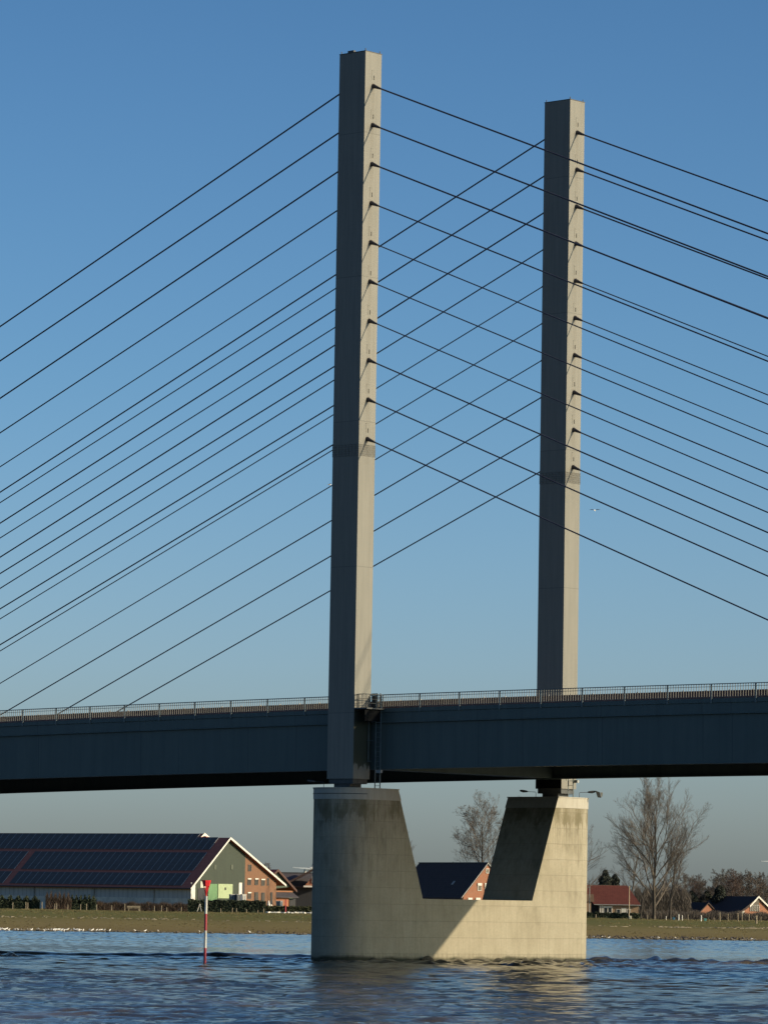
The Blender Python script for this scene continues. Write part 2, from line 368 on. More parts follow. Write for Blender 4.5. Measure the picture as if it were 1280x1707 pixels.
strip(g, [(VN + 1.2, -.003), (VF - 1.2, -.003), (VF - 1.2, -.35), (VN + 1.2, -.35)])
g.build('deck_plate', m_asph, bridge)
g = MB()
for t in range(-298, 262, 4):
    z = deckz(t)
    g.box(t - .15, t + .15, VN + .62, VF - .62, z - 2.1, z - .36); g.box(t - .35, t + .35, VN + .63, VF - .63, z - 2.16, z - 2.1)
g.build('cross_beams', m_deck, bridge)
for s_, v0 in ((1, VN), (-1, VF)):
    for sg in (1, -1):
        for k in range(10):
            t = sg * (52 + 7.6 * k); z = deckz(t); g = MB(); g.box(t - .45, t + .45, min(v0 + s_ * .05, v0 - s_ * 1.25), max(v0 + s_ * .05, v0 - s_ * 1.25), z - 1.6, z - .35); g.build('cable_bracket', m_deck, bridge)
# pier-side cross girder under the deck at the pylons
g = MB(); g.box(-1.0, 1.0, VN + .63, VF - .63, 14.36, 16.6); g.build('pylon_cross_girder', m_deck, bridge)

def railing(v0, s_, near):
    PS = 3.846; t0 = 2.27
    g = MB()
    idx = range(-70, 66)
    tl = [t0 + PS * i for i in idx]
    def skip(t): return near and -1.6 < t < 1.4
    for i in range(len(tl) - 1):
        a, b = tl[i], tl[i + 1]
        for zz, hh, ww in ((1.0, .055, .085), (.81, .03, .04), (.10, .03, .04)):
            g.bar((a, v0, deckz(a) + zz), (b, v0, deckz(b) + zz), ww, hh)
        lim = 75 if near else 60
        if -lim < a < lim:
            n = 17
            for k in range(1, n):
                t = a + PS * k / n
                z = deckz(t); g.box(t - .014, t + .014, v0 - .020, v0 + .020, z + .10, z + .99)
    rl = g.build('railing', m_rail, bridge)
    proto = None
    for i in idx:
        t = t0 + PS * i
        if abs(t) > (62 if near else 48) or (near and abs(t) < 2.0): continue
        if proto is None:
            q = MB(); q.box(-.045, .045, -.05, .05, -.25, .98); q.box(-.07, .07, -.03, .05, -.33, -.24); proto = q.build('railing_post', m_post, rl); c = proto
        else: c = proto.copy(); link(c); c.parent = rl
        c.location = (t, v0 - s_ * .062, deckz(t))
    return rl
railing(VN + .05, 1, True); railing(VF - .05, -1, False)
for v0 in (VN + 2.4, VF - 2.4):
    g = MB()
    strip(g, [(v0 - .09, .0), (v0 + .09, .0), (v0 + .09, .56), (v0 + .14, .58), (v0 + .14, .68), (v0 - .14, .68), (v0 - .14, .58), (v0 - .09, .56)])
    cb = g.build('crash_barrier', m_barrier, bridge)
    g = MB(); g.box(-.035, .035, -.05, .05, 0, .07); c0 = g.build('reflector', m_galv, cb)
    for k in range(-28, 21):
        c = c0 if k == -28 else c0.copy()
        if c is not c0: link(c); c.parent = cb
        c.location = (k * 2.05, v0, deckz(k * 2.05) + .68)

ZS0, DZ = 65.65, 2.9694
DL = {'nr': [120.6, 112.7, 105.3, 97.6, 89.8, 82.4, 74.7, 67.2, 59.5, 51.8], 'fr': [122.5, 113.8, 106.4, 98.3, 90.7, 83.2, 75.4, 67.6, 59.8, 52.1],
      'nl': [123.1, 116.1, 107.1, 100.0, 93.2, 85.3, 77.7, 70.0, 62.4, 54.6], 'fl': [123.6, 116.4, 107.9, 100.6, 93.5, 85.8, 78.0, 70.4, 62.6, 55.2]}
for nm, v0, tg in (('near', 0.0, 'n'), ('far', WD, 'f')):
    g = MB(); zt = 68.18
    g.box(-PA / 2, PA / 2, -PB / 2, PB / 2, 13.55, zt)
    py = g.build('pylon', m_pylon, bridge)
    # foot: slightly set in, resting on a bearing block
    f = MB(); f.box(-PA / 2 + .12, PA / 2 - .12, -PB / 2 + .12, PB / 2 - .12, 13.18, 13.55); f.box(-.85, .75, -.62, .62, 12.87, 13.18)
    f.build('bearing', m_dark, py)
    f = MB()
    f.box(-PA / 2 - .03, PA / 2 + .03, -PB / 2 - .03, PB / 2 + .03, zt, zt + .05)
    for a in (-1, 1):
        for b in (-1, 1): f.bar((a * (PA / 2 - .1), b * (PB / 2 - .1), zt + .05), (a * (PA / 2 - .1), b * (PB / 2 - .1), zt + .24), .05)
    if tg == 'n': f.box(-.55, .05, -PB / 2 + .05, -PB / 2 + .3, zt + .05, zt + .22)
    f.build('top_cover', m_dark, py)
    # wrap of climbing mesh below the lowest stay
    f = MB(); zc = 38.05; hh = .42
    for i in range(6):
        z = zc - hh + i * .168
        f.box(-PA / 2 - .03, PA / 2 + .03, -PB / 2 - .03, -PB / 2 - .012, z - .012, z + .012); f.box(PA / 2 + .012, PA / 2 + .03, -PB / 2, PB / 2 + .03, z - .012, z + .012)
        f.box(-PA / 2 - .03, PA / 2 + .03, PB / 2 + .012, PB / 2 + .03, z - .012, z + .012); f.box(-PA / 2 - .03, -PA / 2 - .012, -PB / 2, PB / 2 + .03, z - .012, z + .012)
    for i in range(15):
        y = -PB / 2 + PB * i / 14; f.box(PA / 2 + .012, PA / 2 + .026, y - .01, y + .01, zc - hh, zc + hh)
    for i in range(9):
        x = -PA / 2 + PA * i / 8; f.box(x - .01, x + .01, -PB / 2 - .026, -PB / 2 - .012, zc - hh, zc + hh)
    f.build('climbing_mesh', m_mesh, py)
    for k in range(10):
        f = MB(); z = ZS0 - DZ * k + .42
        f.box(PA / 2, PA / 2 + .014, -.17, -.14, z, z + .75); f.box(PA / 2, PA / 2 + .014, -.17, .10, z + .72, z + .75)
        f.box(PA / 2, PA / 2 + .05, .06, .10, z + .05, z + .38)
        f.build('access_plate', m_pylon, py)
    for sd_, key in ((1, tg + 'r'), (-1, tg + 'l')):
        for k in range(10):
            d = DL[key][k]; z = ZS0 - DZ * k + (.078 if sd_ < 0 else 0)
            A = Vector((sd_ * PA / 2, v0, z)); B = Vector((sd_ * d, v0, deckz(sd_ * d)))
            L = (B - A); n_ = 10; pts = []
            for i in range(n_ + 1):
                q = i / n_; p = A + L * q; pts.append(p)
            r = .062 if k < 3 else (.053 if k in (3, 7, 8, 9) else .045)
            c = MB(); c.tube(pts, r, 8); cab = c.build('stay_cable', m_cable, bridge, smooth=50)
            dr = L.normalized()
            c = MB(); c.tube([A - dr * .02, A + dr * .10, A + dr * .30, A + dr * .85], [.17, .165, .13, .062], 12)
            c.build('cable_socket', m_socket, cab, smooth=40)
    if tg == 'f': f = MB(); f.box(-PA / 2 + .01, PA / 2 - .01, -PB / 2 - .02, -PB / 2 - .003, 13.56, 15.6); f.build('foot_shade_plate', m_black, py)  # thin black plate added to put shade on the front of the far foot
    py.location = (0, v0, 0)

# access platform, ladder and gate beside each pylon
for v0, s_ in ((0, 1), (WD, -1)):
    z = deckz(1.5); t = MB()
    plat = MB(); plat.box(PA / 2 + .04, PA / 2 + 1.30, v0 - .95, v0 + .95, z - .12, z - .02)
    pl = plat.build('platform', m_dark, bridge)
    q = MB(); q.box(PA / 2 + 1.02, PA / 2 + 1.10, v0 - .94, v0 + .75, z - 1.0, z - .124); q.build('shade_panel', m_black, pl)  # panel added under the platform to block sun from the pylon face
    q = MB(); y0 = v0 - s_ * .92
    pts = [(PA / 2 + .06, v0 - s_ * .55, 0), (PA / 2 + .16, v0 - s_ * .82, 0), (PA / 2 + .45, y0, 0), (PA / 2 + 1.2, y0, 0), (PA / 2 + 1.2, v0 + s_ * .92, 0)]
    for zz, r in ((.98, .03), (.62, .018), (.32, .018)): q.tube([(a, b, z + zz) for a, b, c in pts], r, 6)
    for a, b, c in pts: q.tube([(a, b, z - .1), (a, b, z + 1.0)], .022, 6)
    q.tube([(PA / 2 + .8, y0, z), (PA / 2 + .8, y0, z + 1.0)], .022, 6)
    q.build('guard_rail', m_dark, pl)
    q = MB()
    for a in (PA / 2 + .62, PA / 2 + 1.12):
        q.box(a - .03, a + .03, v0 + s_ * .83 - .03, v0 + s_ * .83 + .03, 12.88, z + 1.0)
    zz = 13.05
    while zz < z + .9:
        q.box(PA / 2 + .6, PA / 2 + 1.14, v0 + s_ * .83 - .015, v0 + s_ * .83 + .015, zz, zz + .03); zz += .36
    q.build('ladder', m_post, bridge)
    q = MB(); q.box(PA / 2 + .15, PA / 2 + .19, v0 + s_ * .55 - .03, v0 + s_ * .55 + .03, 14.9, z - .1)
    q.box(PA / 2 + .05, PA / 2 + .55, v0 + s_ * .55 - .03, v0 + s_ * .55 + .03, 16.4, 16.44); q.box(PA / 2 + .05, PA / 2 + .45, v0 + s_ * .55 - .03, v0 + s_ * .55 + .03, 14.86, 14.9)
    q.build('cable_riser', m_post, bridge)
    q = MB(); q.box(PA / 2 + .95, PA / 2 + 1.45, v0 + s_ * .62 - .1, v0 + s_ * .62 + .1, 14.0, 14.22); q.build('junction_box', m_galv, bridge)
    # gate in the railing next to the platform
    q = MB()
    for a in (PA / 2 + .1, PA / 2 + .62, PA / 2 + .92): q.box(a - .03, a + .03, v0 + s_ * .92, v0 + s_ * .98, z - .1, z + 1.12)
    q.box(PA / 2 + .1, PA / 2 + .62, v0 + s_ * .93, v0 + s_ * .97, z + 1.07, z + 1.12); q.box(PA / 2 + .12, PA / 2 + .60, v0 + s_ * .94, v0 + s_ * .955, z + .0, z + .95)
    q.build('gate', m_dark, bridge)

# ------------------------------------------------------------ river pier
pier = empty('bridge_pier', (X0, Y0, 0), -TH, 'U shaped pale concrete river pier with rounded ends standing in the water under both pylons', 'bridge pier')
HT = 2.53
def outline(vin, r=HT, n=28, far=False, off=0):
    # half stadium: nose + straight sides to vin (near leg frame)
    r = r + off; pts = [(-r, vin + off)]
    for i in range(n + 1):
        a = PI + PI * i / n; pts.append((r * math.cos(a), r * math.sin(a)))
    pts.append((r, vin + off))
    if far: pts = [(x, WD - y) for x, y in pts]
    return pts
def leg(mb, far, z0, z1, v0, v1, off=0, bottom=False, top=True):
    a = outline(v0, far=far, off=off); b = outline(v1, far=far, off=off); n = len(a)
    nz = 6; vs = []; fs = []
    for j in range(nz + 1):
        q = j / nz; vs += [(a[i][0] * (1 - q) + b[i][0] * q, a[i][1] * (1 - q) + b[i][1] * q, z0 + (z1 - z0) * q) for i in range(n)]
    for j in range(nz):
        for i in range(n):
            i2 = (i + 1) % n; fs.append((j * n + i, j * n + i2, (j + 1) * n + i2, (j + 1) * n + i))
    if top: fs.append(tuple(nz * n + i for i in range(n)))
    if bottom: fs.append(tuple(range(n - 1, -1, -1)))
    mb.add(vs, fs)
VB, VT = 5.75, 2.75
g = MB()
for far in (False, True): leg(g, far, 4.77, 12.0, VB, VT + (VB - VT) * .107)
st = outline(VB)[1:-1]; fa = outline(VB, far=True)[1:-1]
ring = [(-HT, VB)] + st + [(HT, VB), (HT, WD - VB)] + fa[::-1] + [(-HT, WD - VB)]
n = len(ring); g.add([(x, y, -3) for x, y in ring] + [(x, y, 4.77) for x, y in ring], [(i, (i + 1) % n, n + (i + 1) % n, n + i) for i in range(n)])
g.add([(-HT, VB, 4.77), (HT, VB, 4.77), (HT, WD - VB, 4.77), (-HT, WD - VB, 4.77)], [(0, 1, 2, 3)])
g.build('pier_body', m_conc, pier, smooth=25)
for far in (False, True):
    g = MB(); leg(g, far, 12.004, 12.80, VT + (VB - VT) * .107, VT, off=.035, bottom=True)
    leg(g, far, 12.80, 12.87, VT, VT, off=.085, bottom=True)
    g.build('pier_cap', m_cap, pier, smooth=25)
g = MB(); pts = []
for i in range(18):
    a = PI + .2 + (PI * .86) * i / 17; pts.append(((HT + .06) * math.cos(a), (HT + .06) * math.sin(a), 12.42))
g.tube(pts, .022, 5); g.build('conduit', m_dark, pier)

# floodlights on arms, standing on the pier top
def floodlight(u0, v0, ang, big, label):
    p = O + uu * u0 + vv * v0
    e = empty('floodlight', (p.x, p.y, 12.87), ang, label, 'floodlight', 'floodlights on arms on top of the pier')
    e.scale = (.62,) * 3
    q = MB(); q.tube([(0, 0, 0), (0, 0, .62), (.06, 0, .68), (1.1, 0, .72)], .035, 6); q.build('arm', m_dark, e)
    q = MB(); q.tube([(1.0, 0, .72), (1.2, 0, .74), (1.6, 0, .76), (1.95, 0, .82), (2.05, 0, .86)], [.05, .12, .17, .12, .03], 8); q.build('lamp_head', m_dark, e, smooth=50)
    if big:
        q = MB(); q.prism([(2.0, -.22, .95), (2.55, -.22, .75), (2.75, -.22, .05), (2.3, -.22, .1)], (0, .44, 0)); b_ = q.build('projector', m_dark, e)
        q = MB(); q.prism([(2.6, -.2, .75), (2.95, -.2, .7), (2.9, -.2, .25), (2.74, -.2, .12)], (0, .4, 0)); q.build('projector_glass', m_galv, b_)
    return e
L0 = math.pi
pA = onplane(553, 1311, O, vv); 
floodlight(-1.35, -1.2, PI - .1, False, 'black floodlight arm on the near pier top left of the pylon foot, pointing left')
floodlight(-1.2, WD - 1.0, PI + .05, False, 'black lamp arm pointing left from the far pier top in front of the sky')
floodlight(1.9, WD + 0.6, -.05, True, 'black lamp arm with boxy projector pointing right from the far pier top')

# ------------------------------------------------------------ river
def waves():
    rng = np.random.default_rng(7)
    nx = 460
    ys = np.concatenate([np.arange(120, 148, 1.2), np.arange(148, 250, .38), np.arange(250, 350, .40), np.arange(350, 620, .9)])
    half = np.maximum(ys * .098 + 3, 19)
    s = np.linspace(-1, 1, nx)
    X = half[:, None] * s[None, :]; Y = np.repeat(ys[:, None], nx, 1)
    # bridge-frame coordinates for the wake
    dx = X - X0; dy = Y - Y0; tu = dx * uu.x + dy * uu.y; tv = dx * vv.x + dy * vv.y
    # the rough / calm border line lies a little beyond the near pier nose
    px = X / Y * 7167 + 640
    yb = 331 + 10 * (px / 1280) * 2.2 + 3 * np.sin(X * .11 + 1) + 1.2 * np.sin(X * .37)
    rough = 1 / (1 + np.exp((Y - yb) / 1.3))
    patch = .75 + .25 * np.sin(X * .13 + Y * .021 + 2 * np.sin(Y * .05)) * np.sin(Y * .033 + X * .05)
    def field(lmin, lmax, n, seed, aniso, base):
        r = np.random.default_rng(seed); h = np.zeros_like(X)
        for i in range(n):
            lam = lmin * (lmax / lmin) ** r.random(); th = base + r.normal() * aniso; k = 2 * np.pi / lam
            ph = r.random() * 6.28; a = lam * .0105 * (.6 + .8 * r.random())
            wob = .8 * np.sin(X * .07 * r.random() + Y * .05 * r.random() + r.random() * 6)
            q = np.sin(k * (X * np.cos(th) + Y * np.sin(th)) + ph + wob)
            h += a * (q + .35 * (q * q - .5))
        return h
    h1 = field(.9, 3.2, 34, 1, .75, 1.5); h2 = field(3, 9, 16, 2, .35, 1.52); h3 = field(.8, 2.4, 22, 5, .9, 1.5)
    amp_calm = .13 + .45 * np.clip((Y - 370) / 150, 0, 1) + .08 * np.sin(Y * .11 + X * .02)
    Z = rough * patch * (h1 * .42 + h2 * .26) + (1 - rough) * amp_calm * h3
    # turbulent bow wave and wake hugging the pier, standing ridge along the border
    dn = np.sqrt(np.maximum(np.abs(tu) - HT, 0) ** 2 + np.maximum(np.maximum(-tv - HT, tv - WD - HT), 0) ** 2)
    turb = field(.9, 2.8, 26, 9, 1.6, 1.0)
    Z += np.exp(-dn / 5.5) * (turb * 1.6 + .05)
    wk = np.exp(-((tu - 9) / 16) ** 2 - ((tv - 10) / 9) ** 2) + np.exp(-((X - 28) / 16) ** 2 - ((Y - 352) / 8) ** 2); Z += wk * turb * 1.15
    ridge = np.exp(-((Y - yb) / .85) ** 2)
    Z += ridge * (.27 + .06 * np.sin(X * .6) * np.sin(X * .23 + 1) + turb * .15)
    # small breaker at the far left
    Z += .26 * np.exp(-((X + 27.2) / 1.0) ** 2 - ((Y - 318) / 2.2) ** 2) * (1 + .5 * np.sin(X * 5 + Y))
    fx = np.clip((1 - np.abs(s)) * 14, 0, 1)[None, :]; fy = np.clip((620 - Y) / 40, 0, 1) * np.clip((Y - 120) / 20, 0, 1)
    Z *= fx * fy
    foam = .3 * np.exp(-dn / 1.2) * (turb > .02) + 1.2 * np.exp(-((X + 26.9) / 1.3) ** 2 - ((Y - 316.5) / 2.5) ** 2)
    st = np.sin(X * .35 + 2 * np.sin(Y * .06)) * np.sin(Y * .19 + X * .08 + 1.5 * np.sin(X * .1))
    foam += rough * np.clip(st - .80, 0, 1) * 2.2 * (Y > 235)
    return X, Y, Z, rough, foam
X, Y, Z, rough, foam = waves()
ny, nx = X.shape
# surround the wave patch with a flat skirt out to the horizon
ox = np.concatenate([[-6000], np.zeros(nx), [6000]]); 
XX = np.zeros((ny + 2, nx + 2)); YY = XX.copy(); ZZ = XX.copy(); RR = XX.copy(); FF = XX.copy()
XX[1:-1, 1:-1] = X; YY[1:-1, 1:-1] = Y; ZZ[1:-1, 1:-1] = Z; RR[1:-1, 1:-1] = rough; FF[1:-1, 1:-1] = foam
XX[1:-1, 0] = -4000; XX[1:-1, -1] = 4000; YY[1:-1, 0] = Y[:, 0]; YY[1:-1, -1] = Y[:, -1]; RR[1:-1, 0] = rough[:, 0]; RR[1:-1, -1] = rough[:, -1]
XX[0, 1:-1] = X[0] * 3; YY[0, :] = -3000; XX[0, 0] = -4000; XX[0, -1] = 4000; RR[0, :] = 1
XX[-1, 1:-1] = X[-1]; YY[-1, :] = 1500; XX[-1, 0] = -4000; XX[-1, -1] = 4000
me = bpy.data.meshes.new('river'); NV = XX.size; rows, cols = XX.shape
co = np.stack([XX, YY, ZZ], -1).reshape(-1, 3).astype(np.float32)
ii = np.arange(NV).reshape(rows, cols); q = np.stack([ii[:-1, :-1], ii[:-1, 1:], ii[1:, 1:], ii[1:, :-1]], -1).reshape(-1, 4)
me.vertices.add(NV); me.vertices.foreach_set('co', co.ravel())
me.loops.add(q.size); me.loops.foreach_set('vertex_index', q.ravel().astype(np.int32))
me.polygons.add(len(q)); me.polygons.foreach_set('loop_start', np.arange(0, q.size, 4, dtype=np.int32))
me.update(calc_edges=True); me.polygons.foreach_set('use_smooth', np.ones(len(q), bool))
at_ = me.attributes.new('rough', 'FLOAT', 'POINT'); at_.data.foreach_set('value', RR.ravel().astype(np.float32))
at_ = me.attributes.new('foam', 'FLOAT', 'POINT'); at_.data.foreach_set('value', FF.ravel().astype(np.float32))
me.materials.append(water_mat())
river = link(bpy.data.objects.new('river', me)); river['kind'] = 'structure'

# ------------------------------------------------------------ far bank
def shore(x): return 578 + .42 * x * (1 if abs(x) < 400 else 400 / abs(x))
prof = [(-60, -2.5), (-6, -.35), (0, -.02), (3, .10), (30, .32), (70, .62), (110, .92), (126, 1.05), (132, 1.28), (170, 1.55), (215, 1.95), (238, 2.10), (270, 2.02), (800, 2.0), (3000, 2.0), (30000, 2.0)]
xs = np.unique(np.concatenate([np.linspace(-9000, -300, 20), np.linspace(-300, 300, 201), np.linspace(300, 9000, 20)]))
sl_ = []
for i in range(len(prof) - 1):
    a, b = prof[i], prof[i + 1]; n_ = max(1, min(14, int((b[0] - a[0]) / 6)))
    for k in range(n_): sl_.append((a[0] + (b[0] - a[0]) * k / n_, a[1] + (b[1] - a[1]) * k / n_))
sl_.append(prof[-1])
g = MB(); vs = []; rnd = random.Random(3)
def groundz(x, y):
    d = y - shore(x)
    for i in range(len(prof) - 1):
        if prof[i][0] <= d <= prof[i + 1][0]:
            a, b = prof[i], prof[i + 1]; return a[1] + (b[1] - a[1]) * (d - a[0]) / (b[0] - a[0])
    return 2.0
for d, z in sl_:
    for x in xs:
        nz = 0 if d > 400 else (.05 * math.sin(x * .21 + d * .05) + .04 * math.sin(x * .063 + 1) + rnd.uniform(-.03, .03))
        nd = 0 if abs(d) > 20 else (.9 * math.sin(x * .3) + .7 * math.sin(x * .83 + 1))
        vs.append((x, shore(x) + d + nd, z + nz * (0.4 if d < 20 else 1)))
nc = len(xs); fs = [(j * nc + i, j * nc + i + 1, (j + 1) * nc + i + 1, (j + 1) * nc + i) for j in range(len(sl_) - 1) for i in range(nc - 1)]
g.add(vs, fs); gr = g.build('riverbank_ground', grass_mat(), None, smooth=180); gr['kind'] = 'structure'
# drift line of pale flotsam
g = MB(); rnd = random.Random(5)
m_drift = simple('bleached_flotsam', (.27, .23, .165), .9, .3, 3)
for k in range(900):
    x = rnd.uniform(-75, 85)
    dens = .5 + .5 * math.sin(x * .19) * math.sin(x * .071 + 1)
    if x > 45: dens += .35
    if rnd.random() > dens * .9 + .05: continue
    d = 128 + rnd.gauss(0, 2.0) + 2 * math.sin(x * .1); y = shore(x) + d; z = groundz(x, y)
    L = rnd.uniform(.12, .7) * (1.2 if x > 45 else 1); hgt = rnd.uniform(.03, .12); a = rnd.uniform(-.4, .4)
    p = Vector((x, y, z + hgt * .6)); dd = Vector((math.cos(a), math.sin(a), rnd.uniform(-.05, .05))) * L / 2
    g.bar(p - dd, p + dd, rnd.uniform(.1, .4), hgt)
tag(g.build('flotsam', m_drift), kind='stuff')

# rough grass tufts on the bank, stones along the water's edge
g = MB(); rnd = random.Random(15); m_tuft = simple('tuft_blades', (.105, .092, .042), .95, .45, .5)
for k in range(3000):
    x = rnd.uniform(-78, 92); d = rnd.choice([rnd.uniform(4, 120), rnd.uniform(132, 240), rnd.uniform(205, 240)])
    y = shore(x) + d; z = groundz(x, y); hh = rnd.uniform(.04, .20) * (1.3 if d > 130 else .6); ww = rnd.uniform(.15, .7)
    for j in range(3):
        ox_ = rnd.uniform(-ww, ww); g.add([(x + ox_ - .1, y, z - .05), (x + ox_ + .12, y + .05, z - .05), (x + ox_ + rnd.uniform(-.1, .1), y + rnd.uniform(-.1, .1), z + hh)], [(0, 1, 2)])
tag(g.build('grass_tufts', m_tuft), kind='stuff')
g = MB(); m_stone = simple('wet_stones', (.10, .085, .065), .9, .4, 2)
for k in range(1100):
    x = rnd.uniform(-78, 92); y = shore(x) + .9 * math.sin(x * .3) + .7 * math.sin(x * .83 + 1) + rnd.gauss(1.0, 1.6); r_ = rnd.uniform(.06, .28)
    g.tube([(x - r_, y, .02), (x - r_ * .4, y, .05 + r_ * .3), (x + r_ * .5, y + r_ * .2, .04 + r_ * .3), (x + r_, y, .02)], [r_ * .2, r_ * .6, r_ * .5, r_ * .15], 5)
tag(g.build('shore_stones', m_stone), kind='stuff')

# ------------------------------------------------------------ trees
def grow(seed, height, levels, kids, ang, ratio, trunk_r, first=.25, up=.35, spread=1.0, segs=3, rmin=.02, stems=1, leanx=0):
    r1 = random.Random(seed); r2 = random.Random(seed + 999); tr = MB(); br = MB()
    def branch(p, d, L, r, lv):
        rnd = r1 if lv < 3 else r2
        pts = [p.copy()]; n = segs + (2 if lv == 0 else 0); rr = [r]
        for i in range(n):
            wob = .10 if lv == 0 else .20
            d = (d + Vector((rnd.gauss(0, wob), rnd.gauss(0, wob), rnd.gauss(0, wob * .5) + up * (.12 if lv else .25)))).normalized()
            p = p + d * (L / n); pts.append(p.copy()); rr.append(max(rmin * .7, r * (1 - .72 * (i + 1) / n)))
        (tr if lv == 0 else br).tube(pts, rr, 8 if lv == 0 else (5 if lv == 1 else 3), caps=lv < 2)
        if lv >= levels: return
        nk = kids[lv]
        for k in range(nk):
            q = first + (1 - first) * (k + rnd.random() * .8) / nk if lv == 0 else .22 + .78 * (k + rnd.random()) / nk
            q = min(q, .99); fi = q * n; i = min(int(fi), n - 1); pp = pts[i].lerp(pts[i + 1], fi - i)
            ax = (pts[i + 1] - pts[i]).normalized()
            az = rnd.uniform(0, 2 * PI) if lv else k * 2.4 + rnd.uniform(-.4, .4)
            s1 = ax.orthogonal().normalized(); s2 = ax.cross(s1)
            a = ang[lv] * rnd.uniform(.7, 1.25)
            nd = (ax * math.cos(a) + (s1 * math.cos(az) + s2 * math.sin(az)) * math.sin(a) * spread).normalized()
            LL = L * ratio[lv] * (1.15 - .55 * q if lv == 0 else 1.05 - .5 * q) * rnd.uniform(.75, 1.15)
            branch(pp, nd, LL, max(rmin, rr[i] * (.50 if lv == 0 else .55)), lv + 1)
    for s_ in range(stems):
        d = Vector((r1.gauss(0, .12) + leanx, r1.gauss(0, .1), 1)) if stems > 1 else Vector((leanx, 0, 1))
        branch(Vector((s_ * trunk_r * 1.3, 0, -.2)), d.normalized(), height, trunk_r * (1 if s_ == 0 else .75), 0)
    return tr, br
def tree(loc, label, group=None, tw=None, name='bare_tree', cat='tree', wf=1.0, **kw):
    tr, br = grow(**kw); e = empty(name, loc, 0, label, cat, group)
    # fit the grown height
    zmax = max(v[2] for v in br.v); s_ = kw['height'] / zmax
    e.scale = (s_ * wf, s_ * wf, s_)
    tr.build('trunk', m_bark, e, smooth=60); br.build('crown', tw or m_twig, e, smooth=60)
    return e
def base_at(x, y, Y):
    p = at(x, y, Y); return Vector((p.x, p.y, groundz(p.x, p.y)))
def hgt(x, ytop, Y): return at(x, ytop, Y).z - 2.0
tree(base_at(1090, 1530, 835), 'tall broad bare poplar right of the red roofed house, reaching up behind the bridge deck',
     seed=7, height=hgt(1092, 1270, 835), levels=4, wf=.84, kids=(22, 11, 10, 13), ang=(.62, .50, .55, .6), ratio=(.80, .55, .48, .5), trunk_r=.62, first=.10, up=.62, segs=4, rmin=.0115, leanx=.02)
tree(base_at(1117, 1531, 828), 'slender bare tree standing just right of the tall poplar trunk', tw=m_twigdk,
     seed=4, height=hgt(1117, 1375, 828), levels=4, kids=(12, 8, 7, 5), ang=(.50, .6, .6, .6), ratio=(.6, .52, .45, .5), trunk_r=.30, first=.25, up=.4, segs=4, rmin=.013)
tree(base_at(1049, 1524, 900), 'medium bare tree behind the red roofed house', tw=m_twigdk,
     seed=8, height=hgt(1046, 1395, 900), levels=4, kids=(12, 8, 7, 5), ang=(.85, .6, .6, .6), ratio=(.62, .5, .45, .5), trunk_r=.30, first=.3, up=.25, segs=4, rmin=.013)
tree(base_at(800, 1522, 850), 'tall bare tree behind the dark roof of the brick farmhouse, seen between the pier legs',
     seed=21, height=hgt(797, 1316, 850), levels=4, kids=(20, 10, 9, 10), ang=(.6, .55, .6, .6), ratio=(.58, .52, .5, .5), trunk_r=.36, first=.28, up=.5, segs=4, rmin=.013)
tree(base_at(842, 1522, 870), 'bare tree half hidden by the dark inner face of the far pier leg', tw=m_twigdk,
     seed=23, height=hgt(842, 1326, 870), levels=4, kids=(12, 8, 7, 5), ang=(.5, .55, .6, .6), ratio=(.45, .5, .5, .5), trunk_r=.33, first=.3, up=.4, segs=4, rmin=.013)
tree(base_at(664, 1522, 880), 'bare tree whose right branches show past the near pier leg', tw=m_twigdk,
     seed=25, height=hgt(664, 1372, 880), levels=4, kids=(13, 8, 7, 5), ang=(.9, .6, .6, .6), ratio=(.55, .5, .5, .5), trunk_r=.33, first=.3, up=.2, segs=4, rmin=.013)
tree(base_at(970, 1524, 865), 'bare tree showing past the right edge of the far pier leg', tw=m_twigdk,
     seed=27, height=hgt(980, 1345, 865), levels=4, kids=(13, 8, 7, 5), ang=(.75, .6, .6, .6), ratio=(.48, .5, .5, .5), trunk_r=.33, first=.25, up=.3, segs=4, rmin=.013)
tree(base_at(447, 1520, 1000), 'round topped bare tree rising behind the verge of the big barn', tw=m_twigred,
     seed=29, height=hgt(447, 1437, 1000), levels=4, kids=(12, 8, 7, 5), ang=(.8, .6, .6, .6), ratio=(.55, .5, .45, .5), trunk_r=.3, first=.4, up=.2, segs=4, rmin=.035)
tree(base_at(1068, 1528, 880), 'thin bare sapling between the red roofed house and the tall poplar', tw=m_twigdk,
     seed=31, height=hgt(1066, 1440, 880), levels=3, kids=(10, 7, 6), ang=(.5, .6, .6), ratio=(.4, .5, .5), trunk_r=.18, first=.25, up=.4, segs=4, rmin=.02)
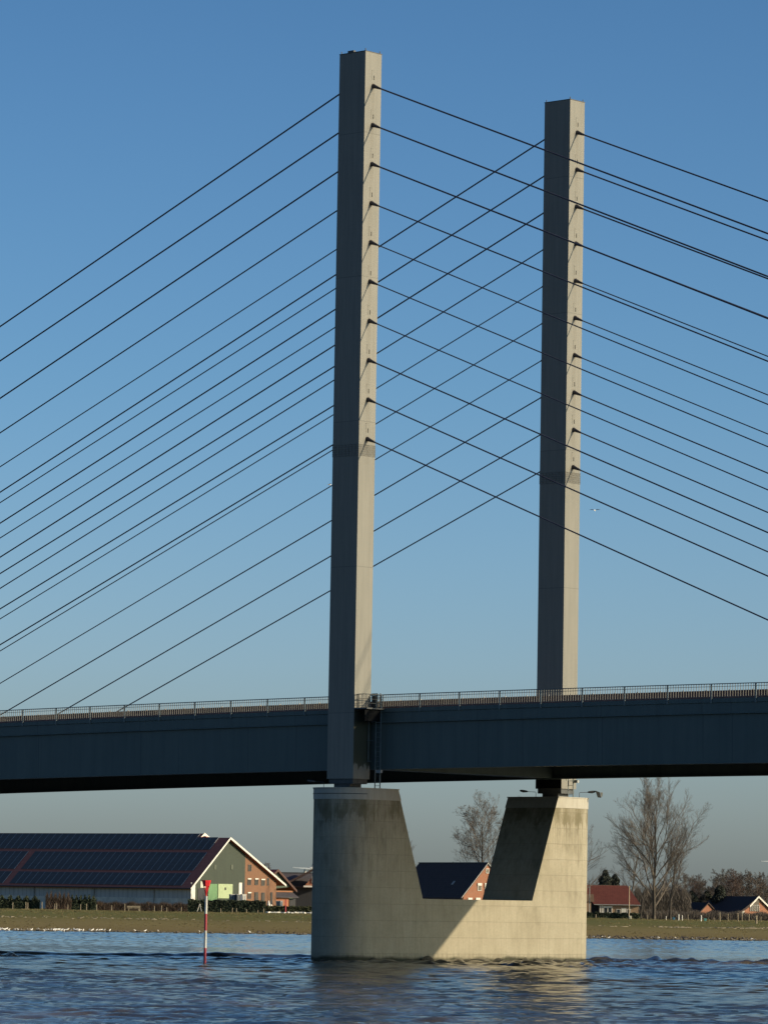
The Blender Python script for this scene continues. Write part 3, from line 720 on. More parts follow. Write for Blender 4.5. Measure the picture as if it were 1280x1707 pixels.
# woodland edge on the right: a few grown kinds, copied
protos = []
for i, (sd_, tw, ra) in enumerate(((41, m_twigdk, .5), (43, m_twigred, .55), (45, m_twigdk, .45))):
    tr, br = grow(seed=sd_, height=10, levels=4, kids=(14, 8, 7, 7), ang=(.6, .6, .65, .7), ratio=(ra, .52, .5, .5), trunk_r=.15, first=.10, up=.4, segs=3, rmin=.017)
    zm = max(v[2] for v in br.v); e = empty('bare_tree', (0, 0, 0)); e['z'] = zm
    tr.build('trunk', m_bark, e, smooth=60); br.build('crown', tw, e, smooth=60); protos.append(e)
wood = [(1108, 1462, 0), (1132, 1466, 1), (1146, 1455, 2), (1158, 1459, 0), (1172, 1456, 1), (1187, 1457, 2), (1203, 1448, 0), (1214, 1447, 1), (1228, 1449, 1), (1240, 1452, 0), (1252, 1456, 2), (1262, 1453, 0), (1273, 1455, 1), (1286, 1452, 2),
        (1300, 1455, 0), (1140, 1480, 1), (1180, 1478, 0), (1222, 1474, 2), (1266, 1474, 1), (1100, 1480, 2), (1078, 1478, 0), (1030, 1470, 1), (1000, 1476, 2), (984, 1468, 0), (1120, 1470, 1), (1128, 1478, 2), (1152, 1464, 1), (1165, 1468, 0), (1195, 1462, 1), (1209, 1458, 2), (1235, 1462, 1), (1246, 1466, 0), (1280, 1464, 1), (1090, 1474, 0), (1070, 1482, 1), (1056, 1478, 2), (1044, 1484, 0), (994, 1478, 1), (1160, 1490, 2), (1105, 1488, 1)]
rnd = random.Random(9); used = set(); wood.sort(key=lambda q: q[0] * 7 % 13)
for i, (x, yt, k) in enumerate(wood):
    Yd = 960 + rnd.uniform(-25, 60) if i < 15 else 930 + rnd.uniform(-10, 20)
    e = protos[k] if k not in used else copy_tree(protos[k]); used.add(k)
    p = base_at(x, 1530, Yd); s_ = hgt(x, yt, Yd) / protos[k]['z']
    e.location = p; e.scale = (s_ * rnd.uniform(1.0, 1.25),) * 2 + (s_,); e.rotation_euler = (0, 0, rnd.uniform(0, 6.28))
    tag(e, 'bare grey brown tree in the wood behind the right hand houses', 'tree', 'bare trees of the wood behind the houses')
for e in protos:
    for q in [e] + [o for o in COL.objects if o.get('z')]:
        if q.get('z') is not None: del q['z']

def leafy(name, mat, label, cat, fn, n, size, seed, group=None, trunk=None, loc=(0, 0, 0)):
    rnd = random.Random(seed); g = MB()
    for k in range(n):
        p, s_ = fn(rnd); s_ *= size * rnd.uniform(.5, 1.3)
        a = Vector((rnd.gauss(0, 1), rnd.gauss(0, 1), rnd.gauss(0, 1))).normalized(); b = a.orthogonal().normalized(); c = a.cross(b)
        g.add([p + b * s_, p + c * s_ * .7, p - b * s_, p - c * s_ * .7], [(0, 1, 2, 3)])
    if trunk:
        e = empty(name, loc, 0, label, cat, group); g.build('crown', mat, e); t = MB(); t.tube([(0, 0, -.2), (0, 0, trunk)], [.25, .08], 7); t.build('trunk', m_bark, e); return e
    o = g.build(name, mat, None); o.location = loc; tag(o, label, cat, group); return o
def conifer(x, ytop, Yd, wpx, label, seed):
    p = base_at(x, 1528, Yd); hh = hgt(x, ytop, Yd); W = wpx / 7167 * Yd / 2
    def fn(r):
        q = r.random() ** .8; z = hh * (.04 + .96 * q); lim = W * min(1, 1.5 * (1 - q) ** .6 + .05) * (1 + .2 * math.sin(z * 3.1)); a = r.uniform(0, 2 * PI); rr = lim * math.sqrt(r.random())
        return Vector((rr * math.cos(a), rr * math.sin(a), z - rr * .15)), 1
    leafy('conifer_tree', m_conifer, label, 'conifer', fn, 5200, .20, seed, trunk=hh * .9, loc=p)
conifer(1008, 1451, 960, 34, 'tall dark conifer above the left half of the maroon roof', 1)
conifer(1024, 1458, 965, 30, 'shorter dark conifer above the right half of the maroon roof', 5)
conifer(1152, 1486, 925, 30, 'dark conifer over the ridge of the small brick house', 2)
conifer(1200, 1477, 915, 34, 'broad dark conifer next to the left end of the right hand house roof', 3)
conifer(1178, 1486, 930, 32, 'short dark conifer in the middle of the three at the wood edge', 4)

# hedges, shrubs
def hedge(x0, x1, ytop, ybase, Yd, depth, mat, label, n, seed, name='hedge', rag=.12, size=.13, sticks=False):
    a = base_at(x0, ybase, Yd); b = base_at(x1, ybase, Yd); hh = at((x0 + x1) / 2, ytop, Yd).z - a.z; L = (b - a)
    def fn(r):
        q = r.random(); z = hh * r.random() ** .7 * (1 + rag * math.sin(q * 37) + rag * r.random()); p = L * q + Vector((0, r.uniform(-depth / 2, depth / 2), z)); return p, 1
    rn = random.Random(seed); c = MB(); ch = .2 if sticks else .8
    c.add([(0, -depth * .3, -.2), (L.x, L.y - depth * .3, -.2), (L.x, L.y + depth * .3, -.2), (0, depth * .3, -.2), (0, -depth * .3, hh * ch), (L.x, L.y - depth * .3, hh * ch), (L.x, L.y + depth * .3, hh * ch), (0, depth * .3, hh * ch)],
          [(0, 3, 2, 1), (4, 5, 6, 7), (0, 1, 5, 4), (1, 2, 6, 5), (2, 3, 7, 6), (3, 0, 4, 7)])
    for k in range(n):
        p, s_ = fn(rn); s_ = size * rn.uniform(.5, 1.4)
        u1 = Vector((rn.gauss(0, 1), rn.gauss(0, 1), rn.gauss(0, 1))).normalized(); b1 = u1.orthogonal().normalized(); c1 = u1.cross(b1)
        if sticks:
            b1 = Vector((rn.gauss(0, .35), rn.gauss(0, .3), 1)) * s_ * 3.2; c1 = Vector((.03, rn.uniform(-.02, .02), 0))
            c.add([p + b1, p + c1 - b1, p - c1 - b1], [(0, 1, 2)])
        else: c.add([p + b1 * s_, p + c1 * s_, p - b1 * s_, p - c1 * s_], [(0, 1, 2, 3)])
    o = c.build(name, mat); o.location = a; tag(o, label, 'hedge'); return o
hedge(313, 443, 1502, 1520, 838, 1.6, m_hedge, 'dark clipped hedge in front of the big barn gable', 9000, 1, rag=.04)
hedge(443, 524, 1512, 1522, 840, 1.4, m_hedge2, 'lower olive green hedge right of the dark hedge, by the pier', 4500, 2, rag=.05)
hedge(76, 118, 1498, 1519, 846, 1.8, m_shrub, 'rusty brown winter shrub before the long barn wall', 2600, 3, 'shrub', .3, .14, True)
hedge(-14, 66, 1500, 1519, 848, 1.8, m_hedge, 'dark green shrubbery at the left edge before the long barn wall', 5500, 4, 'shrub', .25)
hedge(118, 160, 1500, 1519, 848, 1.8, m_hedge, 'dark evergreen shrub between the rusty shrub and the low brown scrub', 3500, 5, 'shrub', .25)
hedge(160, 316, 1507, 1520, 850, 1.6, m_shrub, 'low brown scrub along the right half of the long barn wall', 5500, 6, 'shrub', .1, .12, True)
hedge(1075, 1290, 1523, 1534, 856, 4.0, m_twigdk, 'tangled brown scrub between the poplar and the right hand house', 9000, 7, 'shrub', .15, .14, True)
hedge(1058, 1150, 1490, 1531, 905, 5.0, m_twigdk, 'tall grey undergrowth behind the poplar and the slender tree', 14000, 9, 'undergrowth', .12, .22, True)
hedge(976, 1066, 1523, 1529, 838, 1.0, m_hedge, 'very low dark hedge in front of the red roofed house', 3000, 8, rag=.1)

# ------------------------------------------------------------ buildings
class Bld:
    """local frame: x along the gable wall, y away along the ridge, z up"""
    def __init__(s, name, x, y, Yd, az, label, cat):
        p = at(x, y, Yd); s.o = Vector((p.x, p.y, groundz(p.x, p.y))); s.az = az
        s.ax = Vector((math.cos(az), math.sin(az), 0)); s.ay = Vector((-math.sin(az), math.cos(az), 0))
        s.e = empty(name, s.o, az, label, cat)
    def gx(s, x, y, off=0):      # pixel on the gable plane -> local x, z
        P = onplane(x, y, s.o + s.ay * off, s.ay); D = P - s.o; return D.dot(s.ax), D.z
    def sy(s, x, y, off=0):      # pixel on the side plane (local x = off) -> local y, z
        P = onplane(x, y, s.o + s.ax * off, s.ax); D = P - s.o; return D.dot(s.ay), D.z
    def part(s, name, mb, mat, parent=None, **k): return mb.build(name, mat, parent or s.e, **k)
    def win_g(s, x0, x1, y0, y1, off, wall_mat=None, frame=True, blind=None, name='window'):
        a, z1 = s.gx(x0, y0, off); b, _ = s.gx(x1, y0, off); _, z0 = s.gx(x0, y1, off)
        q = MB(); f = .09
        for c in ((a, b, z1 - f, z1), (a, b, z0, z0 + f), (a, a + f, z0 + f, z1 - f), (b - f, b, z0 + f, z1 - f)): q.box(c[0], c[1], off - .10, off - .003, c[2], c[3])
        w_ = s.part(name, q, m_frame if frame else m_dark)
        q = MB(); q.box(a + f, b - f, off - .04, off - .004, z0 + f, z1 - f); s.part('pane', q, m_glass, w_)
        if blind: q = MB(); q.box(a - .03, b + .03, off - .16, off - .102, z1 - blind, z1 + .04); s.part('blind', q, m_white, w_)
        return w_
# -- the big barn
az = math.radians(48)      # direction of the gable wall, front corner to back corner
B = Bld('solar_barn', 318, 1520, 868, az, 'long barn with solar panels on its roof, green clad gable and a brick end wing', 'barn')
# here local x = along the gable (away), local y = along the ridge (to the left)
BW, zb = B.gx(464, 1471); _, ze = B.gx(316, 1474); xa, za = B.gx(379, 1397); xs_, zs_ = B.gx(409, 1428)
LB = 95.0
q = MB()
pg = [(0, 0, 0), (xs_, 0, 0), (xs_, 0, za - (za - zb) * (xs_ - xa) / (BW - xa) - .25), (xa, 0, za - .25), (0, 0, ze - .25)]
q.prism(pg, (0, .3, 0)); B.part('gable_wall', q, m_green)
q = MB(); q.prism([(xs_, 0, 0), (BW - .6, 0, 0), (BW - .6, 0, zb + .1), (xs_, 0, za - (za - zb) * (xs_ - xa) / (BW - xa) - .25)], (0, 9, 0)); B.part('brick_wing_wall', q, m_brick)
q = MB(); q.box(.35, .6, .3, LB, 2.6, ze - .1); B.part('upper_side_wall', q, cladding_mat('grey_curtain', (.46, .45, .43), pitch=1.3))
q = MB(); q.box(.30, .62, .31, LB, -.3, 2.6); B.part('lower_side_wall', q, simple('barn_plinth', (.60, .56, .48), .9, .2, 1))
q = MB(); q.box(BW - .9, BW - .6, 9, LB, 0, zb); q.box(.6, BW - .6, LB - .3, LB, 0, ze); B.part('rear_wall', q, m_green)
zr = za; sl1 = (za - ze) / xa
# roof slabs: near part with lower ridge, long part with higher ridge
y1 = B.sy(335, 1392, xa)[0]
rise = .85
q = MB()
def slab(q, xA, zA, xB, zB, ya, yb, th=.28): q.prism([(xA, ya, zA), (xB, ya, zB), (xB, ya, zB - th), (xA, ya, zA - th)], (0, yb - ya, 0))
slab(q, -.9, ze - .9 * sl1, xa, za, -.9, LB)
xr2 = xa + rise / sl1 * 1.0
slab(q, xa, za + .002, xr2, za + rise, y1, LB, .27)
slab(q, xr2, za + rise, BW + 1.2, zb - .5, y1, LB)
slab(q, xa, za - .004, BW + 1.2, zb - .5, -.9, y1 - .01)
B.part('roof', q, m_browntile)
q = MB()
q.prism([(-1.1, -.98, ze - 1.1 * sl1 + .15), (xa, -.98, za + .14), (xa, -.98, za - .30), (-.95, -.98, ze - .95 * sl1 - .32)], (0, .06, 0))
q.prism([(xa, -.98, za + .14), (BW + 1.4, -.98, zb - .5), (BW + 1.4, -.98, zb - .92), (xa, -.98, za - .30)], (0, .06, 0))
q.prism([(xr2 - 1, y1 - .1, za + rise - 1 * sl1 + .2), (xr2 + .1, y1 - .1, za + rise + .15), (xr2 + 1.6, y1 - .1, za + rise - .7), (xr2 + .1, y1 - .1, za + rise - .5)], (0, .06, 0))
B.part('verge_board', q, m_white)
q = MB(); q.tube([(-1.0, -.8, ze - sl1), (-1.0, LB, ze - sl1)], .13, 6); B.part('gutter', q, m_dark)
# solar panels: three rows of columns with strips of roof between
rowpx = [(1392, 1409), (1415, 1444), (1449, 1469)]
Ltot = B.sy(60, 1474, 0)[0]
mx_ = xa + .0
rows_x = [(.985, .72), (.655, .265), (.205, -.055)]
pitch_y = 2.02
import itertools
for ri, (f1, f0) in enumerate(rows_x):
    xA, xB = xa * f0, xa * f1
    zA, zB = ze + sl1 * xA, ze + sl1 * xB
    if ri == 0: xB2 = xr2 * .985; 
    nb = MB(); 
    for y_a, y_b in ((1.2, 30), (30, LB)):
        nb.prism([(xA + .05, y_a, zA + .05), (xB - .05, y_a, zB + .05), (xB - .05, y_a, zB + .13), (xA + .05, y_a, zA + .13)], (0, y_b - y_a, 0))
    nb_o = None
    y = 2.4 if ri else 2.4; cnt = 0
    gapc = B.sy([58, 38, 20][ri] if False else 44, 1440, xa * .5)[0] if True else 0
    proto = {}
    while y < LB - 3 and cnt < 33:
        hi = ri == 0 and y > y1
        key = hi
        if ri > 0 and gapc - .9 < y + pitch_y / 2 < gapc + 1.2: y += pitch_y; continue
        if key not in proto:
            xt = (xr2 * .975 if hi else xB); zt_ = ze + sl1 * xt
            q = MB(); wv = pitch_y - .16
            q.prism([(xA, 0, zA + .15), (xt, 0, zt_ + .15), (xt, 0, zt_ + .22), (xA, 0, zA + .22)], (0, wv, 0))
            o = q.build('solar_panel', m_panel, B.e); proto[key] = o
        else: o = proto[key].copy(); link(o); o.parent = B.e
        o.location = (0, y, 0); y += pitch_y; cnt += 1
    # light rails that show in the joints
    q = MB()
    yy = 2.4 - .16; broke = False
    while yy < y:
        if ri > 0 and yy > gapc and not broke and q.v: B.part('mounting_rail', q, m_rack); q = MB(); broke = True
        if not (ri > 0 and gapc - 1.0 < yy + .1 < gapc + 1.0):
            hi = ri == 0 and yy > y1; xt = xr2 * .975 if hi else xB; zt_ = ze + sl1 * xt
            q.prism([(xA, yy + .02, zA + .13), (xt, yy + .02, zt_ + .13), (xt, yy + .02, zt_ + .20), (xA, yy + .02, zA + .20)], (0, .12, 0))
        yy += pitch_y
    B.part('mounting_rail', q, m_rack)
q = MB()
for px in (57, 157, 257, -40):
    y_, _ = B.sy(px, 1490, .3); q.box(.1, .29, y_ - .09, y_ + .09, 0, ze - .6)
B.part('downpipe', q, m_galv)
# doors and openings on the gable
def gp(x0, x1, y0, y1, off, mat, name, th=.08, par=None, z0f=None):
    a, z1 = B.gx(x0, y0, off); b, _ = B.gx(x1, y0, off); _, z0 = B.gx(x0, y1, off)
    if z0f is not None: z0 = z0f
    q = MB(); q.box(a, b, off - th, off - .003, z0, z1); return B.part(name, q, mat, par)
gp(318, 325, 1472, 1500, 0, m_white, 'corner_pillar', .12, z0f=0)
gp(330, 345, 1481, 1500, 0, m_dkwood, 'barn_opening', z0f=0)
gp(334, 344, 1470, 1480.6, 0, simple('pale_board', (.50, .49, .40), .7), 'opening_header')
m_gdoor = cladding_mat('green_door_boards', (.12, .25, .11), pitch=.6)
gp(347, 362, 1474, 1500, 0, m_gdoor, 'sliding_door', .12, z0f=.0)
m_yg = NT('pale_green_door'); n_ = m_yg.noise(m_yg.coord((1, 1, 1)), 1.6, 5, .7)
m_yg.l(m_yg.ramp(n_, [(.35, (.28, .36, .19)), (.62, (.35, .42, .24)), (.72, (.18, .22, .12))]), m_yg.b.inputs['Base Color']); m_yg = m_yg.m
dd = gp(363, 387, 1474, 1498, 0, m_yg, 'sliding_door', .16); dd['label'] = 'pale yellow green sliding door'
a, z1 = B.gx(373.5, 1480); b, _ = B.gx(376, 1480); _, z0 = B.gx(374, 1484.5); q = MB(); q.box(a, b, -.2, -.17, z0, z1); B.part('door_window', q, m_glass, dd)
gp(398, 403, 1472, 1498, 0, m_white, 'gable_pillar', .10, z0f=0)
gp(402.8, 407.5, 1473, 1498, 0, m_dkwood, 'narrow_opening', z0f=0)
for x in (357, 385): gp(x, x + 3.4, 1442, 1450, 0, simple('louvre_grey', (.07, .085, .06), .7), 'louvre')
B.e['dummy'] = 0; del B.e['dummy']
for (x0, x1, y0, y1_, bl) in ((413.5, 418.8, 1442, 1453, 0), (412.6, 418, 1465, 1476, .2), (424.5, 430, 1465, 1476, .2), (435.3, 441, 1466, 1477, .2), (445.3, 448, 1464, 1477, 0), (412.6, 418, 1488, 1499, .2)):
    B.win_g(x0, x1, y0, y1_, 0, blind=bl or None, frame=False)
for (x0, x1, y0, y1_) in ((424, 430, 1488, 1505), (435.5, 441, 1488.5, 1506), (450.5, 454, 1488, 1508)):
    d_ = gp(x0, x1, y0, y1_, 0, m_dkwood, 'door', .10); a, z1 = B.gx(x0 + 1, y0 + 1); b, _ = B.gx(x1 - 1, y0); q = MB(); q.box(a, b, -.13, -.103, z1 - 1.6, z1); B.part('door_window', q, m_glass, d_)

def box_thing(name, x0, x1, y0, ybase, Yd, dep, mat, label, cat, az=.3, extra=None):
    p = base_at(x0, ybase, Yd); wd = (x1 - x0) / 7167 * Yd; hh = at(x0, y0, Yd).z - p.z
    e = empty(name, p, az, label, cat); q = MB(); q.box(0, wd, 0, dep, .15, hh); b = q.build('body', mat, e)
    if extra: extra(e, wd, dep, hh)
    return e
def cont_extra(e, w_, d, h):
    q = MB()
    for i in range(int(w_ / .4)): q.box(.15 + i * .4, .28 + i * .4, -.04, -.003, .3, h - .2)
    q.build('door_ribs', m_galv, e); q = MB(); q.box(-.05, w_ + .05, -.05, d + .05, h, h + .1); q.build('lid', m_white, e); q = MB(); q.box(0, w_, .2, d - .2, 0, .149); q.build('skid', m_dark, e)
box_thing('storage_container', 384, 393, 1492, 1508, 850, 2.4, simple('grey_blue_metal', (.10, .125, .15), .6), 'grey blue container at the left of the pair before the barn gable', 'container', .15, cont_extra)
box_thing('storage_container', 395, 404, 1492, 1508, 849, 2.4, simple('grey_metal', (.16, .175, .18), .6), 'grey container in the middle beside the brick wing of the barn', 'container', .15, cont_extra)
box_thing('storage_container', 403.5, 410.5, 1492, 1508, 846, 1.0, m_white, 'small white container touching the brick wing of the barn', 'container', .3, cont_extra)
def bale(x, y0, yb, Yd, w_, label):
    p = base_at(x, yb, Yd); hh = at(x, y0, Yd).z - p.z; wd = w_ / 7167 * Yd; q = MB()
    q.tube([(0, 0, 0), (wd * .1, 0, hh * .25), (wd * .05, 0, hh * .7), (0, 0, hh)], [wd * .5, wd * .55, wd * .42, wd * .15], 9)
    o = q.build('wrapped_bag', m_white, None, smooth=60); o.location = p; tag(o, label, 'bag')
bale(447.5, 1502, 1514, 850, 6, 'upright white wrapped bag at the foot of the brick wing')
bale(452, 1508, 1514, 848, 5, 'low white bag right of the upright bag by the brick wing')

# -- green gabled shed behind the barn
G = Bld('green_shed', 440, 1518, 905, math.radians(28), 'green boarded shed with brown verge beside the brick wing of the big barn', 'shed')
xa2, za2 = G.gx(462, 1450); xb2, zb2 = G.gx(492, 1484); hw = xb2 - xa2
q = MB(); q.prism([(xa2 - hw, 0, zb2 - .2), (xb2 - .8, 0, zb2 + .6), (xa2, 0, za2 - .3)], (0, .3, 0)); q.box(xa2 - hw + .5, xb2 - .5, .01, .3, 0, zb2 - .2); G.part('gable_wall', q, m_green2)
q = MB()
for sg in (-1, 1): q.prism([(xa2, -.5, za2), (xa2 + sg * hw, -.5, zb2), (xa2 + sg * hw, -.5, zb2 - .3), (xa2, -.5, za2 - .3)], (0, 20, 0))
G.part('roof', q, m_browntile)
q = MB(); q.prism([(xa2, -.55, za2 + .12), (xa2 + hw + .2, -.55, zb2 - .05), (xa2 + hw + .2, -.55, zb2 - .55), (xa2, -.55, za2 - .42)], (0, .05, 0)); q.prism([(xa2, -.55, za2 + .12), (xa2 - hw, -.55, zb2 - .05), (xa2 - hw, -.55, zb2 - .55), (xa2, -.55, za2 - .42)], (0, .05, 0)); G.part('verge_board', q, simple('brown_verge', (.10, .055, .045), .8))
a, z_ = G.gx(444, 1485, -.1); b, _ = G.gx(487, 1485, -.1); q = MB(); q.box(a, b, -.4, -.003, z_ - .3, z_); G.part('timber_band', q, simple('rusty_band', (.30, .13, .06), .8))
q = MB(); q.prism([(a, -.45, z_ - .35), (a, -3.2, z_ - 1.3), (a, -3.2, z_ - 1.45), (a, -.45, z_ - .5)], (b - a, 0, 0)); G.part('canopy_roof', q, m_greytile)
c_, _ = G.gx(480, 1495, -2.0); q = MB(); q.box(a, c_, -2.4, -2.1, 0, z_ - 1.35); G.part('canopy_wall', q, brick_mat('bright_red_brick', (.42, .13, .05), (.36, .11, .04)))
q = MB(); q.box(c_ + .3, b - .2, -2.2, -.4, 0, z_ - 1.6); G.part('recess_wall', q, m_dkwood)
box_thing('storage_cabinet', 460, 467, 1503, 1512, 862, 1.0, simple('cabinet_grey', (.19, .20, .21), .6), 'grey cabinet standing under the brick canopy of the green shed', 'cabinet', .0, cont_extra)
box_thing('white_crate', 467.5, 471.5, 1503, 1512, 861, .7, m_white, 'white crate standing right of the grey cabinet by the green shed', 'crate', .3, cont_extra)
# -- slate roofed long house
S = Bld('grey_roofed_farmhouse', 486, 1519, 925, math.radians(0), 'long dark walled farmhouse with grey slate roof beside the near pier edge', 'farmhouse')
xl, zl = S.gx(462, 1456, 6); zr_ = zl; xe_, ze_ = S.gx(486, 1478, 0)
q = MB(); q.prism([(-5, -.6, ze_), (-5, 6, zr_), (-5, 12.6, ze_), (-5, 12.6, ze_ - .25), (-5, 6, zr_ - .25), (-5, -.6, ze_ - .25)], (26, 0, 0)); S.part('roof', q, m_greytile)
q = MB(); q.box(-5, 21, 5.85, 6.15, zr_ - .05, zr_ + .22); S.part('ridge_cap', q, m_dark)
q = MB(); q.box(-4.6, 20.6, 0, 12, 0, ze_ - .25); S.part('wall', q, m_dkwood)
xw, zw = S.gx(513, 1477, -3); q = MB(); q.prism([(xw - .6, -3, zw), (xw + 4, -3, zw), (xw + 4, -3, zw + 3), (xw + 2.0, -3, zw + 3.2)], (0, 3.5, 0)); S.part('dormer_gable', q, m_brick2)
q = MB(); q.box(xw - .9, xw + 4.2, -3.3, -3.003, zw - .35, zw - .0); S.part('dormer_sill', q, m_white)
q = MB(); q.prism([(xw - 5.2, -3.6, zw + .3), (xw + 2.2, -3.6, zw + 4.2), (xw + 2.2, -3.6, zw + 3.8), (xw - 5.0, -3.6, zw - .1)], (0, 7, 0)); S.part('dormer_roof', q, m_darktile)
q = MB(); q.box(xw + .9, xw + 1.6, -3.2, -3.006, zw + .6, zw + 2.0); S.part('window', q, m_white)

# -- brick farmhouse between the pier legs
F = Bld('brick_farmhouse', 772, 1519, 820, math.radians(28), 'orange brick farmhouse with long dark tiled roof seen between the pier legs', 'farmhouse')
xa3, za3 = F.gx(813, 1439); _, ze3 = F.gx(772, 1492)
yl, _ = F.sy(600, 1445, xa3); yl = abs(yl) if abs(yl) < 60 else 30
q = MB(); q.prism([(0, 0, 0), (2 * xa3, 0, 0), (2 * xa3, 0, ze3 - .1), (xa3, 0, za3 - .3), (0, 0, ze3 - .1)], (0, .35, 0)); F.part('gable_wall', q, m_brick2)
q = MB(); q.box(.1, .4, .35, 27, 0, ze3 - .1); q.box(2 * xa3 - .4, 2 * xa3 - .1, .35, 27, 0, ze3 - .1); q.box(.4, 2 * xa3 - .4, 26.7, 27, 0, ze3); F.part('side_wall', q, m_brick2)
q = MB(); s3 = (za3 - ze3) / xa3
q.prism([(-.5, -.15, ze3 - .5 * s3), (xa3, -.15, za3), (2 * xa3 + .5, -.15, ze3 - .5 * s3), (2 * xa3 + .5, -.15, ze3 - .5 * s3 - .3), (xa3, -.15, za3 - .3), (-.5, -.15, ze3 - .5 * s3 - .3)], (0, 27.5, 0)); rf = F.part('roof', q, m_darktile)
q = MB(); q.box(xa3 - .12, xa3 + .12, -.16, 27.4, za3 - .05, za3 + .12); F.part('ridge_cap', q, m_dark, rf)
q = MB(); q.prism([(-.5, -.22, ze3 - .5 * s3 + .05), (xa3, -.22, za3 + .05), (2 * xa3 + .5, -.22, ze3 - .5 * s3 + .05), (2 * xa3 + .5, -.22, ze3 - .5 * s3 - .12), (xa3, -.22, za3 - .12), (-.5, -.22, ze3 - .5 * s3 - .12)], (0, .06, 0)); F.part('verge_board', q, m_galv)
y_, z_ = F.sy(745, 1474, xa3 * .35)
q = MB(); q.prism([(xa3 * .30, 7.0, ze3 + s3 * xa3 * .30 + .06), (xa3 * .40, 7.0, ze3 + s3 * xa3 * .40 + .06), (xa3 * .40, 7.0, ze3 + s3 * xa3 * .40 + .16), (xa3 * .30, 7.0, ze3 + s3 * xa3 * .30 + .16)], (0, .7, 0)); F.part('skylight', q, m_galv, rf)
F.win_g(810, 814.8, 1448.5, 1456.5, 0); F.win_g(796, 802.5, 1473, 1485.5, 0, blind=.45); F.win_g(808, 814.5, 1473, 1485.5, 0, blind=.9)
F.win_g(780, 786.5, 1497.5, 1510, 0, blind=.45); F.win_g(793, 800, 1497.5, 1510, 0, blind=.45)

# -- red roofed bungalow on the right
D_ = Bld('red_roofed_house', 998, 1528, 862, math.radians(-3), 'low brick house with big maroon tiled roof right of the far pier leg', 'house')
w5, _ = D_.gx(1064, 1520); _, e5 = D_.gx(1020, 1508.5, -.4); xr0, zr5 = D_.gx(988, 1477, 6.5); xr1, _ = D_.gx(1046, 1478, 6.5)
q = MB(); q.box(0, w5, 0, 13, 0, e5 + .1); D_.part('wall', q, m_brick3)
q = MB()
q.add([(-1.0, -.5, e5), (w5 + .5, -.5, e5), (xr1, 6.5, zr5), (-3.2, 6.5, zr5), (-3.2, 13.5, e5), (w5 + .5, 13.5, e5), (-3.2, 4.0, e5 + (zr5 - e5) * .62)],
      [(0, 1, 2, 3, 6), (1, 5, 2), (2, 5, 4, 3)])
q.add([(-1.0, -.5, e5 - .15), (w5 + .5, -.5, e5 - .15), (w5 + .5, 13.5, e5 - .15), (-1.0, 13.5, e5 - .15)], [(0, 1, 2, 3)])
rf = D_.part('roof', q, m_redtile)
q = MB(); q.box(-3.2, xr1, 6.38, 6.62, zr5 - .04, zr5 + .12); D_.part('ridge_cap', q, simple('light_red_ridge', (.17, .07, .06), .8), rf)
q = MB(); q.box(-1.0, w5 + .5, -.62, -.5, e5 - .12, e5 + .02); D_.part('gutter', q, m_galv)
q = MB(); q.prism([(-3.2, 1.5, 0), (0 - .01, 1.5, 0), (0 - .01, 1.5, e5 - .4), (-1.6, 1.5, e5 + 1.6), (-3.2, 1.5, e5 - .2)], (0, 5, 0)); D_.part('porch', q, m_dkwood)
q = MB(); a, z1 = D_.gx(1005.5, 1511); b, _ = D_.gx(1020.5, 1511)
q.box(a, a + .15, -.12, -.003, 0, z1); q.box(b - .15, b, -.12, -.003, 0, z1); q.box(a + .15, b - .15, -.12, -.003, z1 - .35, z1); m5 = a + (b - a) * .5; q.box(m5 - .08, m5 + .08, -.12, -.003, 0, z1 - .35); q.box(m5 + .3, b - .4, -.11, -.003, .9, 1.25)
d5 = D_.part('door', q, m_white); q = MB(); q.box(a + .15, b - .15, -.05, -.004, 0, z1 - .35); D_.part('door_glass', q, m_glass, d5)
D_.win_g(1027.5, 1034, 1516, 1523.5, 0); D_.win_g(1045, 1051, 1516, 1523.5, 0)
a, z1 = D_.gx(1035.5, 1514.5); b, _ = D_.gx(1043.8, 1514.5); _, z0 = D_.gx(1036, 1522.5); q = MB(); q.box(a, b, -.1, -.003, z0, z1); D_.part('white_panel', q, m_white)
q = MB(); q.box(.15, .45, -.1, -.003, 0, e5 - .2); q.box(.6, .8, -.1, -.003, 0, e5 - .2); D_.part('corner_posts', q, m_frame)
# -- small tan house at its left
T_ = Bld('tan_brick_annex', 962, 1528, 845, math.radians(0), 'small tan brick annex between the far pier leg and the red roofed house', 'annex')
w6, _ = T_.gx(985, 1520); _, z6 = T_.gx(980, 1503); _, z7 = T_.gx(980, 1491)
q = MB(); q.box(-4, w6, 0, 4, 0, z6); T_.part('wall', q, m_brick3)
q = MB(); q.prism([(-4, -.3, z6 - .1), (-4, 3.0, z7), (-4, 5.8, z6 - .1), (-4, 3, z7 - .3)], (w6 + 4.6, 0, 0)); T_.part('roof', q, tile_mat('tan_roof_tiles', (.12, .085, .055), (.17, .12, .08)))

